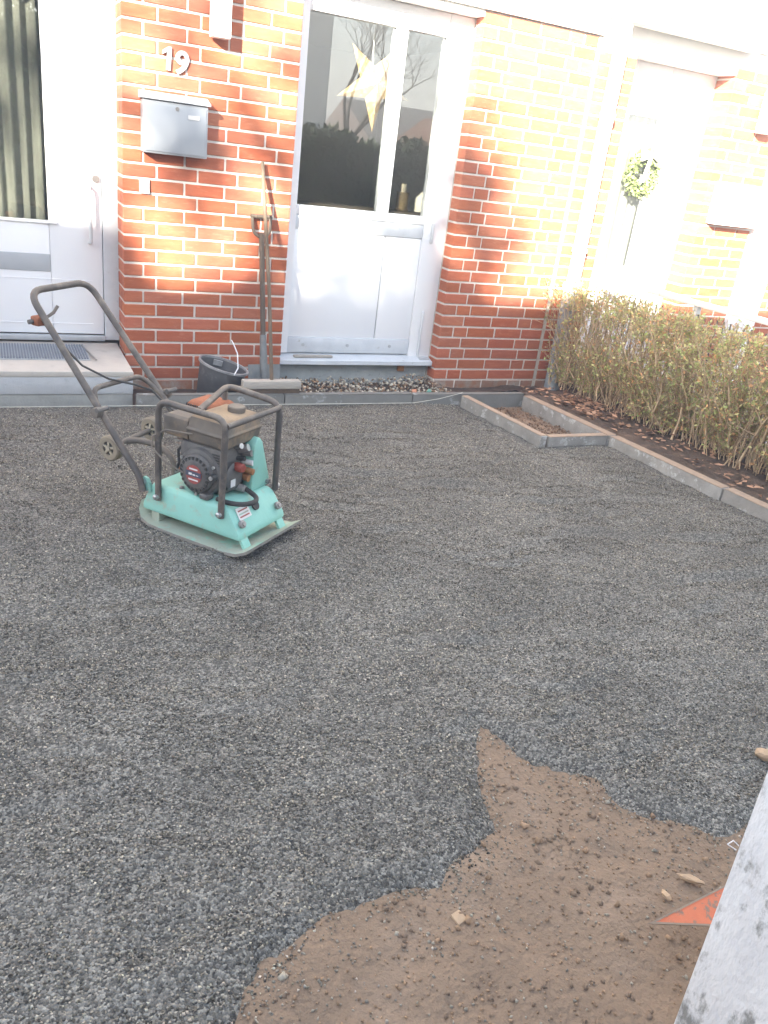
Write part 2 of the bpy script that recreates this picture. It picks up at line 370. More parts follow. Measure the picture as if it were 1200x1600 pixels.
def ground_z(x, y):
    i = np.clip(((y-Yg0)/st).astype(int), 0, Zg.shape[0]-1); j = np.clip(((x-Xg0)/st).astype(int), 0, Zg.shape[1]-1)
    return Zg[i, j]
gb = raw_mesh('gravel_bed', V, F, 'gravel_sheet', smooth=True); tag(gb, kind='structure')
OCT = np.array([(1,0,0),(0,1,0),(-1,0,0),(0,-1,0),(0,0,1),(0,0,-1)], float)
OF = np.array([(0,1,4),(1,2,4),(2,3,4),(3,0,4),(1,0,5),(2,1,5),(3,2,5),(0,3,5)])
def scatter_chips(name, x, y, z, size, tint, mname, flat=.62, parent=None):
    n = len(x)
    P = OCT[None]*rng.uniform(.65, 1.25, (n, 6, 1)) + rng.normal(0, .12, (n, 6, 3))
    P = P*size[:, None, None]; P[:, :, 2] *= flat
    # random rotation
    q = rng.normal(size=(n, 4)); q /= np.linalg.norm(q, axis=1)[:, None]; q[:, 1:3] *= .45; q /= np.linalg.norm(q, axis=1)[:, None]
    w_, x_, y_, z_ = q.T
    Rm = np.stack([1-2*(y_**2+z_**2), 2*(x_*y_-z_*w_), 2*(x_*z_+y_*w_), 2*(x_*y_+z_*w_), 1-2*(x_**2+z_**2), 2*(y_*z_-x_*w_), 2*(x_*z_-y_*w_), 2*(y_*z_+x_*w_), 1-2*(x_**2+y_**2)], -1).reshape(n, 3, 3)
    P = np.einsum('nij,nkj->nki', Rm, P) + np.stack([x, y, z], -1)[:, None]
    Fi = (OF[None]+6*np.arange(n)[:, None, None]).reshape(-1, 3)
    return raw_mesh(name, P.reshape(-1, 3), Fi, mname, np.repeat(tint, 6, 0), parent)
N = 210000
x = rng.uniform(-1.5, 2.95, N*2); y = rng.uniform(-4.75, -.56, N*2)
d0 = soil_dist(x, y); d = d0 + .07*(rng.random(N*2)-.5)
k = (d < .02+.34*rng.random(N*2)**8) & (x < 2.74+(-.571-y)*.0902) & ~((x > 2.2) & (y > -1.5))
x, y, d0 = x[k][:N], y[k][:N], d0[k][:N]; n = len(x)
g = rng.beta(1.6, 2.2, n); g = .12+1.6*g**1.4; g = np.where(rng.random(n) < .07, g+.75, g)
g = g*(1+.35*np.array([fbm(a, b*1.5, 1.9, 4) for a, b in zip(x, y)]))
g = np.where(d0 > .03, np.clip(g, .62, 1.5), g)
tn = np.stack([g*rng.normal(1.03, .03, n), g*1.0, g*rng.normal(.95, .035, n)], -1)
sz = rng.uniform(.0024, .0050, n)
zz = np.maximum(ground_z(x, y), G-.026)
near = d0 > -.06
zz[near] = np.maximum(zz[near], [G-.021 + .008*fbm(a, b, 1.5, 2) + .011*fbm(a+9, b, 9, 4) for a, b in zip(x[near], y[near])])
tag(scatter_chips('gravel_chips', x, y, zz+sz*.15, sz, tn, 'chip_grey'), 'loose grey gravel chippings spread over the front yard', 'gravel', kind='stuff')
# crumbs and small stones on the bare soil
n = 6500
x = rng.uniform(-.75, 1.6, n); y = rng.uniform(-5.0, -3.75, n); k = soil_dist(x, y) > .0; x, y = x[k], y[k]; n = len(x)
g = rng.uniform(.75, 1.35, n); tn = np.stack([g*.92, g*.66, g*.48], -1); gr = rng.random(n) < .22; tn[gr] = (g[gr, None]*np.array([.95, .93, .88]))
zs = np.array([G-.022 + .008*fbm(a, b, 1.5, 2) + .011*fbm(a+9, b, 9, 4) for a, b in zip(x, y)])
sz = rng.uniform(.002, .0055, n); big = rng.random(n) < .03; sz[big] *= 2.2
tag(scatter_chips('soil_crumbs', x, y, zs+sz*.3, sz, tn, 'chip_grey', .8), 'brown soil crumbs and grit on the bare earth', 'soil', kind='stuff')

n = 520; cl = rng.integers(0, 26, n); ccx = rng.uniform(-.5, 1.3, 26); ccy = rng.uniform(-4.75, -3.95, 26)
x = ccx[cl]+rng.normal(0, .055, n); y = ccy[cl]+rng.normal(0, .045, n); k = soil_dist(x, y) > .02; x, y = x[k], y[k]; n = len(x)
g = rng.uniform(.62, 1.0, n); tn = np.stack([g*.84, g*.64, g*.52], -1); sz = rng.uniform(.004, .011, n)
zs = np.array([G-.022 + .008*fbm(a, b, 1.5, 2) + .011*fbm(a+9, b, 9, 4) for a, b in zip(x, y)])
tag(scatter_chips('soil_clods', x, y, zs+sz*.15, sz, tn, 'chip_grey', .8), 'loose brown clods clustered on the bare earth', 'soil', kind='stuff')
n = 900; x = rng.uniform(2.29, 2.80, n); y = rng.uniform(-1.44, -.60, n); g = rng.uniform(.5, 1.1, n); tn = np.stack([g*.95, g*.66, g*.50], -1); sz = rng.uniform(.003, .011, n)
tag(scatter_chips('planter_crumbs', x, y, np.full(n, -.046)+.012*rng.random(n), sz, tn, 'chip_grey', .8), 'reddish brown soil crumbs inside the empty planter box', 'soil', kind='stuff')

# ------------------------------------------------------------------ brick laying
C = 1/12.0
_bm = {}
def brick_mesh(L, D):
    key = (round(L, 3), round(D, 3))
    if key not in _bm:
        bm = bmesh.new(); bmesh.ops.create_cube(bm, size=1)
        for v in bm.verts: v.co = Vector(((v.co.x+.5)*L, (v.co.y+.5)*D, (v.co.z+.5)*.0690))
        bmesh.ops.bevel(bm, geom=bm.edges[:], offset=.0028, segments=1, affect='EDGES')
        me = bpy.data.meshes.new('brick'); bm.to_mesh(me); bm.free(); me.materials.append(MATS['brick']); _bm[key] = me
    return _bm[key]
_bst = {}
def lay(parent, x0, even, odd, k0=-1, k1=30, dcorner=None, deep=None, flip=False):
    """rows of bricks; even/odd are lists of (start, end) from x0"""
    for k in range(k0, k1):
        for i, (a, b) in enumerate(even if k % 2 == 0 else odd):
            D = .113
            if deep and i in deep: D = deep[i] if not isinstance(deep[i], tuple) else deep[i][k % 2]
            me = brick_mesh(b-a-.003, D)
            if k <= -1:
                if me.name not in _bst:
                    q = me.copy(); q.materials.clear(); q.materials.append(MATS['brick_stained']); _bst[me.name] = q
                me = _bst[me.name]
            o = bpy.data.objects.new('brick', me); col.objects.link(o); o.parent = parent
            o.location = (x0+a+.0015+random.uniform(-.001, .001), random.uniform(-.0015, .0012), k*C+.0072+random.uniform(-.0006, .0006))
            o.rotation_euler = (0, random.uniform(-.0025, .0025), random.uniform(-.003, .003))
LE = [(0,.115),(.125,.365),(.375,.615),(.625,.865),(.875,1.065)]
LO = [(0,.195),(.205,.445),(.455,.695),(.705,.945),(.955,1.065)]
RE = [(0,.115),(.125,.240),(.250,.490),(.500,.740),(.750,.945)]
RO = [(0,.195),(.205,.445),(.455,.695),(.705,.820),(.830,.945)]

# ---------- house 19
H = tag(empty('row_house', (0, 0, 0)), 'orange brick row house with white half-glazed doors and number plate', 'house')
BASE = -.09
pier = MB().box((.006,.006,BASE),(1.059,.32,2.498)).build('brick_pier', 'mortar', H)
lay(pier, 0, LE, LO, deep={0: (.24, .113)})
for k in range(-1, 30):          # second brick of the deep door reveal
    if k % 2:
        o = bpy.data.objects.new('brick', brick_mesh(.195, .115)); col.objects.link(o); o.parent = pier; o.location = (.0005, .124, k*C+.0072)
pier2 = MB().box((2.324,.006,BASE),(3.262,.32,2.498)).build('brick_pier', 'mortar', H)
lay(pier2, 2.318, RE, RO)
B('expansion_joint', 'sealant', pier2, (3.265,.004,BASE),(3.291,.1,2.498))
pier3 = MB().box((-2.39,.006,BASE),(-1.146,.32,2.498)).build('brick_pier', 'mortar', H)
lay(pier3, -2.39, [(0,.115),(.125,.365),(.375,.615),(.625,.865),(.875,1.115),(1.125,1.25)], [(0,.24),(.25,.49),(.5,.74),(.75,.99),(1.0,1.25)], deep={5: .24, 4: .24})
# white band, upper wall and roof
B('fascia_band', 'render_white', H, (-2.4,-.03,2.503),(3.278,.32,3.05))
B('lintel', 'render_white', H, (1.068,.001,2.462),(2.315,.318,2.5005))
B('lintel', 'render_white', H, (-1.143,.001,2.42),(-.003,.318,2.5005))
B('upper_wall', 'render_white', H, (-2.4,0.0,3.053),(3.278,.32,5.4))
for xw in (-1.3, 1.2):
    wf = B('window', 'paint_white', H, (xw,-.02,3.7),(xw+1.2,.1,4.9)); B('pane', 'dark_pane', wf, (xw+.08,-.024,3.78),(xw+1.12,-.01,4.82))
MB().prism([(-.5,5.3),(4.5,8.4),(9.5,5.3),(9.5,5.15),(4.5,8.2),(-.5,5.15)], -2.5, 3.3, 'x').build('roof', 'roof_tile', H)
# room behind the doors
rm = MB(); a, b = (-2.3,.33,.11), (3.2,3.6,2.5)
x0,y0,z0 = a; x1,y1,z1 = b
rm.box((x0,y1,z0),(x1,y1+.1,z1)); rm.box((x0-.1,y0,z0),(x0,y1+.1,z1)); rm.box((x1,y0,z0),(x1+.05,y1+.1,z1)); rm.box((x0-.1,y0,z1),(x1+.05,y1+.1,z1+.1)); rm.box((.45,y0,z0),(.55,y1,z1))
rm.build('room_walls', 'room_wall', H); B('room_floor', 'room_floor', H, (x0-.1,y0-.005,z0-.1),(x1+.05,y1+.1,z0))
B('plinth', 'plinth', H, (1.061,.145,BASE),(2.322,.32,.098))
sillp = MB().prism([(.04,.100),(.04,.128),(.06,.134),(.20,.172),(.20,.100)], 1.068, 2.314, 'x').build('door_sill', 'sill_paint', H, bevel=0)
B('bracket', 'orange_brass', H, (2.065,.120,.030),(2.120,.148,.072), .006)

# ---- patio door (half glazed)
PD = B('door', 'paint_white', H, (1.062,.125,.165),(1.15,.22,2.461))        # left stile
YF = .125
def fr(a, b, y0=YF, y1=.22, m='paint_white', n='frame_bar', bev=.006): return B(n, m, PD, (a[0],y0,a[1]),(b[0],y1,b[1]), bev)
fr((2.135,.12),(2.322,2.461)); fr((1.1505,2.32),(2.1345,2.461), YF+.002, .218); fr((1.758,1.178),(1.836,2.3195)); fr((1.1505,1.120),(2.1345,1.1775), YF+.001)
fr((1.1505,1.022),(2.1345,1.1195), YF+.008, .215, 'sill_paint'); fr((1.1505,.166),(2.1345,.277), YF+.004, .215, 'sill_paint')
for a, b, y in ((1.151,1.838,.146),(1.846,2.134,.142)): B('panel', 'panel_white', PD, (a,y,.2775),(b,.20,1.0215), .004)
B('glazing_gap', 'grey_flap', PD, (1.8385,.155,.2775),(1.8455,.2,1.0215))
for a, b in ((1.1505,1.7575),(1.8365,2.1345)): B('pane', 'glass', PD, (a,.165,1.178),(b,.171,2.3195))
for xx in (1.27,1.62,1.97): MB().lathe([(.0,-.006),(.012,-.006),(.012,.01)], 10, 'y', (xx, YF+.003, .225)).build('screw', 'grey_flap', PD)
B('hinge', 'zinc', PD, (2.19,.108,1.00),(2.215,.125,1.14), .006); B('hinge', 'zinc', PD, (2.205,.1085,.12),(2.225,.1245,.50), .004)
B('corner_stop', 'grey_flap', PD, (2.215,.07,.125),(2.30,.124,.150), .004)

# ---- entrance door
ED = B('door', 'sill_paint', H, (-.090,.25,.20),(.005,.32,2.419), .004)      # right jamb
B('jamb', 'sill_paint', ED, (-1.144,.25,.20),(-1.052,.32,2.419), .004); B('jamb', 'paint_white', ED, (-1.051,.25,2.33),(-.091,.32,2.419), .004)
def dl(a, b, y0=.262, n='leaf_rail', m='paint_white', bev=.006): return B(n, m, ED, (a[0],y0,a[1]),(b[0],.315,b[1]), bev)
dl((-.408,.235),(-.0935,2.327)); dl((-1.048,.235),(-.84,2.327)); dl((-.8395,.235),(-.4085,.925)); dl((-.8395,2.18),(-.4085,2.327))
B('pane', 'glass', ED, (-.839,.285,.9255),(-.409,.291,2.1795))
dl((-.83,.918),(-.36,.934), .245, 'glazing_bead'); dl((-.80,.628),(-.408,.735), .256, 'letter_flap', 'grey_flap', .004)
dl((-.98,.30),(-.16,.305), .2585, 'moulding', 'panel_white', .002); dl((-.98,.58),(-.16,.585), .2585, 'moulding', 'panel_white', .002)
B('threshold', 'mat_frame', ED, (-1.05,.225,.196),(-.092,.262,.231), .004)
T('handle', 'zinc', ED, [(-.168,.262,.82),(-.168,.21,.83),(-.168,.205,.86),(-.168,.205,1.12),(-.168,.21,1.15),(-.168,.262,1.16)], .011)
MB().lathe([(.022,.252),(.022,.264)], 14, 'y', (-.124,0,1.205)).build('lock', 'dull_steel', ED, smooth=True)
cv = MB(); nx = 60
for i in range(nx+1):
    t = i/nx; xx = -.88+.50*t; yy = .40+.02*math.sin(t*40)+.01*math.sin(t*17+1)
    cv.v += [(xx, yy, .3), (xx, yy, 2.3)]
cv.f = [(2*i, 2*i+2, 2*i+3, 2*i+1) for i in range(nx)]; cv.m = [0]*nx
tag(cv.build('curtain', 'curtain', None, smooth=True), 'grey green curtain hanging behind the entrance door glass', 'curtain')

# ---- things on the house front
bell = tag(B('doorbell', 'lamp_body', None, (.096,-.018,1.165),(.156,-.001,1.252), .006), 'small white doorbell plate under the grey mailbox', 'doorbell')
MB().lathe([(.010,-.024),(.010,-.016)], 12, 'y', (.126,0,1.21)).build('button', 'zinc', bell)
mb = tag(empty('mailbox', (.105,-.002,1.40)), 'grey metal mailbox with sloping lid on brick pier below number', 'mailbox')
MB().box((0,-.105,0),(.375,0,.285)).build('box', 'mailbox_grey', mb, bevel=.006, smooth=True)
MB().prism([(-.122,.288),(-.122,.300),(-.02,.330),(0,.330),(0,.288)], -.012, .387, 'x').build('lid', 'mailbox_lid', mb)
B('door_panel', 'mailbox_grey', mb, (.012,-.112,.012),(.363,-.1055,.272), .003)
B('name_tag', 'decal_white', mb, (.255,-.116,.205),(.322,-.1125,.228)); MB().lathe([(.011,-.119),(.011,-.11)], 12, 'y', (.192,0,.252)).build('lock', 'dull_steel', mb)
for i in range(5): B('vent_slot', 'grey_flap', mb, (.022+i*.008,-.1135,.025),(.025+i*.008,-.1122,.11))
nm = tag(empty('house_number', (.25,-.002,1.852)), 'white raised digits 19 screwed to the brick pier', 'house number')
def text_mesh(name, s, size, depth, m, parent, loc, rot):
    cu = bpy.data.curves.new(name, 'FONT'); cu.body = s; cu.size = size; cu.extrude = depth; cu.offset = .004
    o = bpy.data.objects.new(name, cu); col.objects.link(o); dg = bpy.context.evaluated_depsgraph_get()
    me = bpy.data.meshes.new_from_object(o.evaluated_get(dg)); bpy.data.objects.remove(o)
    me.materials.append(MATS[m]); q = bpy.data.objects.new(name, me); col.objects.link(q); q.parent = parent; q.location = loc; q.rotation_euler = rot
    return q
MB().prism([(.0,.0),(.024,.0),(.024,.122),(.006,.122),(-.026,.098),(-.026,.078),(.0,.094)], -.016, -.002, 'y').build('digit', 'digit_white', nm, loc=(.0,0,0), rot=(0,R(3),0)); text_mesh('digit', '9', .17, .006, 'digit_white', nm, (.038,-.008,-.002), (R(90), R(9), 0))
def wall_lamp(loc, label):
    o = tag(empty('wall_lamp', loc), label, 'lamp')
    B('shade', 'lamp_body', o, (-.055,-.115,-.15),(.055,-.025,.15), .008); B('backplate', 'zinc', o, (.02,-.024,-.06),(.075,-.001,.14), .003)
    return o
wall_lamp((.545,-.001,2.205), 'white box wall lamp above and right of the mailbox')

# paper star, its cord, and the brass lantern on the sill inside
st_ = tag(empty('paper_star', (1.70,.30,1.985)), 'gold patterned five-pointed paper star hanging behind the patio door', 'star')
vs = [(0,-.075,0),(0,.075,0)]
for i in range(10):
    q = R(-86+36*i); rr = (.30 if i == 0 else .285) if i % 2 == 0 else .108; vs.append((rr*math.cos(q), 0, rr*math.sin(q)))
sm = MB(); sm.add(vs, [(0, 2+i, 2+(i+1) % 10) for i in range(10)] + [(1, 2+(i+1) % 10, 2+i) for i in range(10)]); sm.build('star_body', 'star_paper', st_)
T('cord', 'cord_white', st_, [(-.02,0,.09),(-.035,0,.30),(-.03,0,.46)], .004, 6)
il = tag(empty('lantern', (2.03,.33,1.19)), 'brass candle lantern on the shelf behind the narrow pane', 'lantern')
MB().lathe([(.05,0),(.055,.01),(.045,.02),(.045,.12),(.05,.13)], 16).build('jar', 'candle_brass', il, smooth=True); MB().lathe([(.022,.13),(.022,.19)], 12).build('candle', 'candle_wax', il, smooth=True)
tag(B('shelf', 'wood_pale', None, (1.10,.24,1.165),(2.30,.44,1.188)), 'wooden shelf inside behind the patio door panes', 'shelf')
tag(B('wood_strip', 'wood_grey', None, (1.19,.07,.142),(1.49,.098,.160), .004), 'weathered loose wood strip lying on the patio door sill', 'wood strip')

# ---------- neighbour house
NH = tag(empty('row_house', (3.29,0,0)), 'neighbouring brick row house with white front door hung with a wreath', 'house')
def NB(n, m, a, b, bev=0, p=None): return B(n, m, p or NH, (a[0]-3.29,a[1],a[2]),(b[0]-3.29,b[1],b[2]), bev)
np1 = NB('brick_pier', 'mortar', (3.2935,.006,BASE),(3.632,.32,2.498))
lay(np1, .004, [(0,.115),(.125,.345)], [(0,.225),(.235,.345)], k1=29, deep={1: .2})
np2 = NB('brick_pier', 'mortar', (4.636,.006,BASE),(5.25,.32,2.498))
lay(np2, 1.340, [(0,.115),(.125,.365),(.375,.61)], [(0,.195),(.205,.445),(.455,.61)], k1=30, deep={0: .2})
np3 = NB('brick_pier', 'mortar', (5.60,.006,BASE),(7.2,.32,2.498))
lay(np3, 2.312, [(0,.115),(.125,.365),(.375,.615),(.625,.865),(.875,1.115),(1.125,1.365)], [(0,.24),(.25,.49),(.5,.74),(.75,.99),(1.0,1.24)], k1=30)
NB('pilaster', 'paint_white', (5.252,-.03,BASE),(5.598,.3,2.498), .008)
NB('fascia_band', 'render_white', (3.281,-.03,2.62),(7.3,.32,3.05)); NB('lintel', 'render_white', (3.281,0,2.503),(7.3,.32,2.617)); NB('lintel', 'render_white', (3.642,.002,2.44),(4.628,.318,2.5025))
NB('canopy', 'render_white', (3.42,-.16,2.60),(4.70,-.032,2.76)); NB('upper_wall', 'render_white', (3.281,0,3.053),(7.3,.32,5.4))
MB().prism([(-.5,5.3),(4.5,8.4),(9.5,5.3),(9.5,5.15),(4.5,8.2),(-.5,5.15)], .012, 4.1, 'x').build('roof', 'roof_tile', NH)
NB('hall', 'room_wall', (3.30,1.6,0),(7.2,1.7,2.5)); NB('hall_floor', 'room_floor', (3.30,.1,-.05),(7.2,1.6,.0))
ND = NB('door', 'paint_white', (3.632,.205,0),(3.835,.26,2.4395))
def nd(n, m, a, b, y0=.205, y1=.26, bev=.005): return NB(n, m, (a[0],y0,a[1]),(b[0],y1,b[1]), bev, ND)
for o in (nd('leaf', 'paint_white', (4.175,0),(4.637,2.4395)), nd('leaf_rail', 'paint_white', (3.8355,2.07),(4.1745,2.4395)), nd('leaf_rail', 'paint_white', (3.8355,0),(4.1745,.93))): pass
nd('pane', 'glass', (3.8355,.9305),(4.1745,2.0695), .228, .234, 0)
cv = MB()
for i in range(31):
    t = i/30; cv.v += [(.5+.42*t, .30+.012*math.sin(t*26), .9), (.5+.42*t, .30+.012*math.sin(t*26), 2.1)]
cv.f = [(2*i, 2*i+2, 2*i+3, 2*i+1) for i in range(30)]; cv.m = [0]*30
cur2 = cv.build('curtain', 'curtain_pale', None, smooth=True, loc=(3.29,0,0)); tag(cur2, 'pale grey curtain behind the neighbour door glass by the wreath', 'curtain')
T('handle', 'zinc', ND, [(1.27,.205,1.02),(1.27,.16,1.02),(1.17,.155,1.02)], .01)
tag(MB().box((4.70,-.12,1.352),(5.19,-.002,1.68)).build('mailbox', 'pipe_white', None, bevel=.008, smooth=True), 'white mailbox beside the neighbour front door', 'mailbox')
wall_lamp((5.00,-.001,2.22), 'white box wall lamp above the white mailbox')
wr = tag(empty('wreath', (4.06,.19,1.66)), 'green leafy door wreath with white ribbon bow on the neighbour door', 'wreath')
n = 900; a = rng.uniform(0, 2*np.pi, n); b2 = rng.uniform(0, 2*np.pi, n); r_ = .045*np.sqrt(rng.random(n))
cx = (.125+r_*np.cos(b2))*np.cos(a); cz = (.135+r_*np.cos(b2))*np.sin(a); cy = -.035+r_*np.sin(b2)
def leaf_quads(P, size, up=0.0):
    n = len(P); d = rng.normal(size=(n, 3)); d[:, 2] += up; d /= np.linalg.norm(d, axis=1)[:, None]
    e = np.cross(d, rng.normal(size=(n, 3))); e /= np.linalg.norm(e, axis=1)[:, None]
    s = size[:, None]; m_ = np.cross(d, e)*s*.18
    Q = np.stack([P, P+d*s*.5+e*s*.28+m_, P+d*s, P+d*s*.5-e*s*.28+m_], 1)
    return Q.reshape(-1, 3), np.arange(4*n).reshape(n, 4)
Vq, Fq = leaf_quads(np.stack([cx, cy, cz], -1), rng.uniform(.025, .045, n))
tt = rng.uniform(.6, 1.3, (n, 1))*np.array([[1, 1, 1]]); raw_mesh('leaves', Vq, Fq, 'wreath_leaf', np.repeat(tt, 4, 0), wr)
bw = MB(); bw.hexa([(-.09,-.10,.09),(0,-.11,.13),(0,-.09,.13),(-.09,-.08,.09),(-.10,-.10,.17),(0,-.11,.16),(0,-.09,.16),(-.10,-.08,.17)])
bw.hexa([(0,-.11,.13),(.09,-.10,.09),(.09,-.08,.09),(0,-.09,.13),(0,-.11,.16),(.10,-.10,.17),(.10,-.08,.17),(0,-.09,.16)])
bw.hexa([(-.05,-.095,-.06),(-.02,-.095,-.06),(-.02,-.088,-.06),(-.05,-.088,-.06),(-.015,-.095,.14),(.015,-.095,.14),(.015,-.088,.14),(-.015,-.088,.14)])
bw.build('ribbon_bow', 'ribbon', wr)
# downpipe with a lichen-grey standpipe at its foot
dp = tag(empty('downpipe', (3.42,-.065,-.06)), 'white rain downpipe with mottled grey standpipe at the hedge corner', 'downpipe')
T('pipe', 'pipe_white', dp, [(0,0,.75),(0,0,3.05)], .052, 18); T('standpipe', 'pipe_lichen', dp, [(-.005,-.005,-.05),(0,0,.82)], .063, 18)
for z_ in (1.1, 2.05): MB().lathe([(.0605,z_),(.0605,z_+.03)], 18).build('clip', 'zinc', dp, smooth=True)
MB().lathe([(.070,.80),(.074,.82),(.074,.86),(.058,.87)], 18).build('collar', 'zinc', dp, smooth=True)
T('wire', 'rubber', dp, [(-.06,-.08,.36),(-.03,-.10,.25),(.0,-.085,.19),(.02,-.08,.26),(.02,-.08,.33)], .006, 6)

# ------------------------------------------------------------------ step, mat, kerbs
stp = tag(empty('door_step', (-.58,-.2,G)), 'grey concrete slab step in front of the entrance door', 'step')
def SB(n, m, a, b, bev): return MB().box((a[0]+.58,a[1]+.2,a[2]-G),(b[0]+.58,b[1]+.2,b[2]-G)).build(n, m, stp, bevel=bev, smooth=True)
SB('tread', 'step_top', (-1.62,-.487,.150),(-.016,.248,.183), .004); SB('riser', 'step_concrete', (-1.615,-.484,.045),(-.019,.24,.1495), .003); SB('footing', 'step_base', (-1.612,-.478,-.08),(-.021,.24,.0445), .003)
mt = tag(empty('door_mat', (-.235,-.235,.184)), 'dark ribbed scraper mat on the concrete door step', 'mat')
B('tray', 'mat_frame', mt, (-.62,-.0,0),(.0,.375,.006)); 
for i in range(38): MB().box((-.61+i*.016,.01,.0062),(-.601+i*.016,.365,.014)).build('rib', 'mat_rubber', mt)
tag(T('metal_rod', 'dull_steel', None, [(-.252,.10,.196),(-.205,-.265,.196)], .006, 6), 'thin metal rod lying along the edge of the door mat', 'rod')

def kerb_run(name, label, pts, w_, top, m, L=1.0, side=1, cap='kerb_dirt'):
    """edging stones laid end to end along a line; w_ is the thickness to the right of travel * side"""
    root = tag(empty(name, (pts[0][0], pts[0][1], G)), label, 'kerb')
    o0 = Vector((pts[0][0], pts[0][1], G))
    a = Vector((*pts[0], 0)); b = Vector((*pts[1], 0)); d = (b-a); n = max(1, round(d.length/L)); u = d.normalized(); nrm = Vector((u.y, -u.x, 0))*side
    for i in range(n):
        p = a+u*(d.length*i/n+.003); q = a+u*(d.length*(i+1)/n-.003); jz = random.uniform(-.004, .003); js = nrm*random.uniform(-.003, .003)
        P = [p+js, q+js, q+js+nrm*w_, p+js+nrm*w_]
        lo = [Vector((v.x, v.y, -.22))-o0 for v in P]; hi = [Vector((v.x, v.y, top+jz))-o0 for v in P]
        mb_ = MB().hexa([tuple(v) for v in lo]+[tuple(v) for v in hi]); ks = mb_.build('kerb_stone', m, root, bevel=.006, smooth=True)
        # thin layer of dirt lying on the top face, a real film 3 mm thick
        ins = .006
        lo2 = [v+Vector((0,0,.0005)) for v in hi]; c_ = sum(lo2, Vector())/4
        lo2 = [c_+(v-c_)*.985 for v in lo2]; hi2 = [v+Vector((0,0,.003)) for v in lo2]
        MB().hexa([tuple(v) for v in lo2]+[tuple(v) for v in hi2]).build('dirt_film', cap, ks)
    return root
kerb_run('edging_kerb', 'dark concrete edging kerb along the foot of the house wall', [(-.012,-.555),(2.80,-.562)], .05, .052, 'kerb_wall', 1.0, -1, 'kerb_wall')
kerb_run('edging_kerb', 'concrete edging kerb in front of the hedge bed', [(2.748,-.615),(3.075,-4.24)], .07, .056, 'kerb', 1.0, -1)
kerb_run('edging_kerb', 'long side of the small empty planter box edging', [(2.222,-.615),(2.307,-1.502)], .05, .056, 'kerb', 1.0, -1)
kerb_run('edging_kerb', 'short end of the small empty planter box edging', [(2.363,-1.503),(2.825,-1.512)], .05, .055, 'kerb', 1.0, -1)
def patch(name, pts, z, m, st=.03, amp=.012, kind='structure'):
    xs = [p[0] for p in pts]; ys = [p[1] for p in pts]; X, Y, F = grid(min(xs), max(xs), min(ys), max(ys), st)
    Z = z + amp*np_noise(X, Y, 5, 4) + amp*.6*np_noise(X+3, Y, 17, 3)
    return tag(raw_mesh(name, np.c_[X.ravel(), Y.ravel(), Z.ravel()], F, m, smooth=True), kind=kind)
patch('planter_soil', [(2.26,-1.47),(2.84,-.58)], -.050, 'soil', amp=.014)
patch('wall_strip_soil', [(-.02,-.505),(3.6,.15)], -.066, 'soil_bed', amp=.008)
X, Y, F = grid(2.80, 3.95, -4.3, -.02, .03)
Z = .032 + .016*np_noise(X, Y, 4, 4) + .009*np_noise(X, Y+7, 15, 3) - .085*np.clip((Y+.45)/.35, 0, 1)
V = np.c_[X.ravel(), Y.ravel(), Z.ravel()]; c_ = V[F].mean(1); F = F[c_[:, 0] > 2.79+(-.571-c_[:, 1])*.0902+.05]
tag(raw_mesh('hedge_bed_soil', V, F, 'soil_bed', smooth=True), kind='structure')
tag(B('neighbour_path', 'path_paving', None, (3.95,-4.3,-.08),(7.2,-.0,-.01)), kind='structure')
ns = tag(B('door_step', 'step_concrete', None, (3.70,-.55,-.0095),(4.72,.20,.14), .006), 'pale concrete step at the neighbour front door behind the hedge', 'step')
# pebbles in the strip before the plinth
n = 1500; x = rng.uniform(1.02, 2.35, n); y = rng.uniform(-.50, .13, n)
hp = .030+.020*np.exp(-((x-2.2)/.15)**2); sz = rng.uniform(.006, .016, n)
g = rng.uniform(.35, 1.55, n); tn = np.stack([g, g*.96, g*.88], -1); br = rng.random(n) < .35; tn[br] *= np.array([.7, .5, .38])
tag(scatter_chips('pebbles', x, y, -.062+hp*rng.random(n)*1.6, sz, tn, 'pebble', .8), 'mixed pale pebbles heaped along the plinth behind the kerb', 'pebbles', kind='stuff')
for px, py, s_, c_, lb in ((1.93,-.44,.030,(.55,.28,.20),'reddish brick fragment among the pebbles by the plinth'), (2.06,-.43,.026,(.16,.36,.33),'turquoise stone among the pebbles by the plinth')):
    o = scatter_chips('stone', np.array([px]), np.array([py]), np.array([.035]), np.array([s_]), np.array([[v*2.2 for v in c_]]), 'pebble', .8); tag(o, lb, 'stone')

# mason's string line
pts = [(-1.6,-.60,.012),(-.76,-.595,.006),(.3,-.592,.004),(1.2,-.60,.003),(1.85,-.61,.006)]
tag(T('string_line', 'string', None, pts+[(2.05,-.60,.03),(2.235,-.585,.066),(2.26,-.56,.064)], .0022, 5), 'pale mason string stretched along the wall kerb to the planter', 'string')

# ------------------------------------------------------------------ plate compactor
PC = tag(empty('plate_compactor', (.071,-2.271,G), R(-51.5)), 'mint green plate compactor with black roll cage and dusty petrol engine', 'compactor')
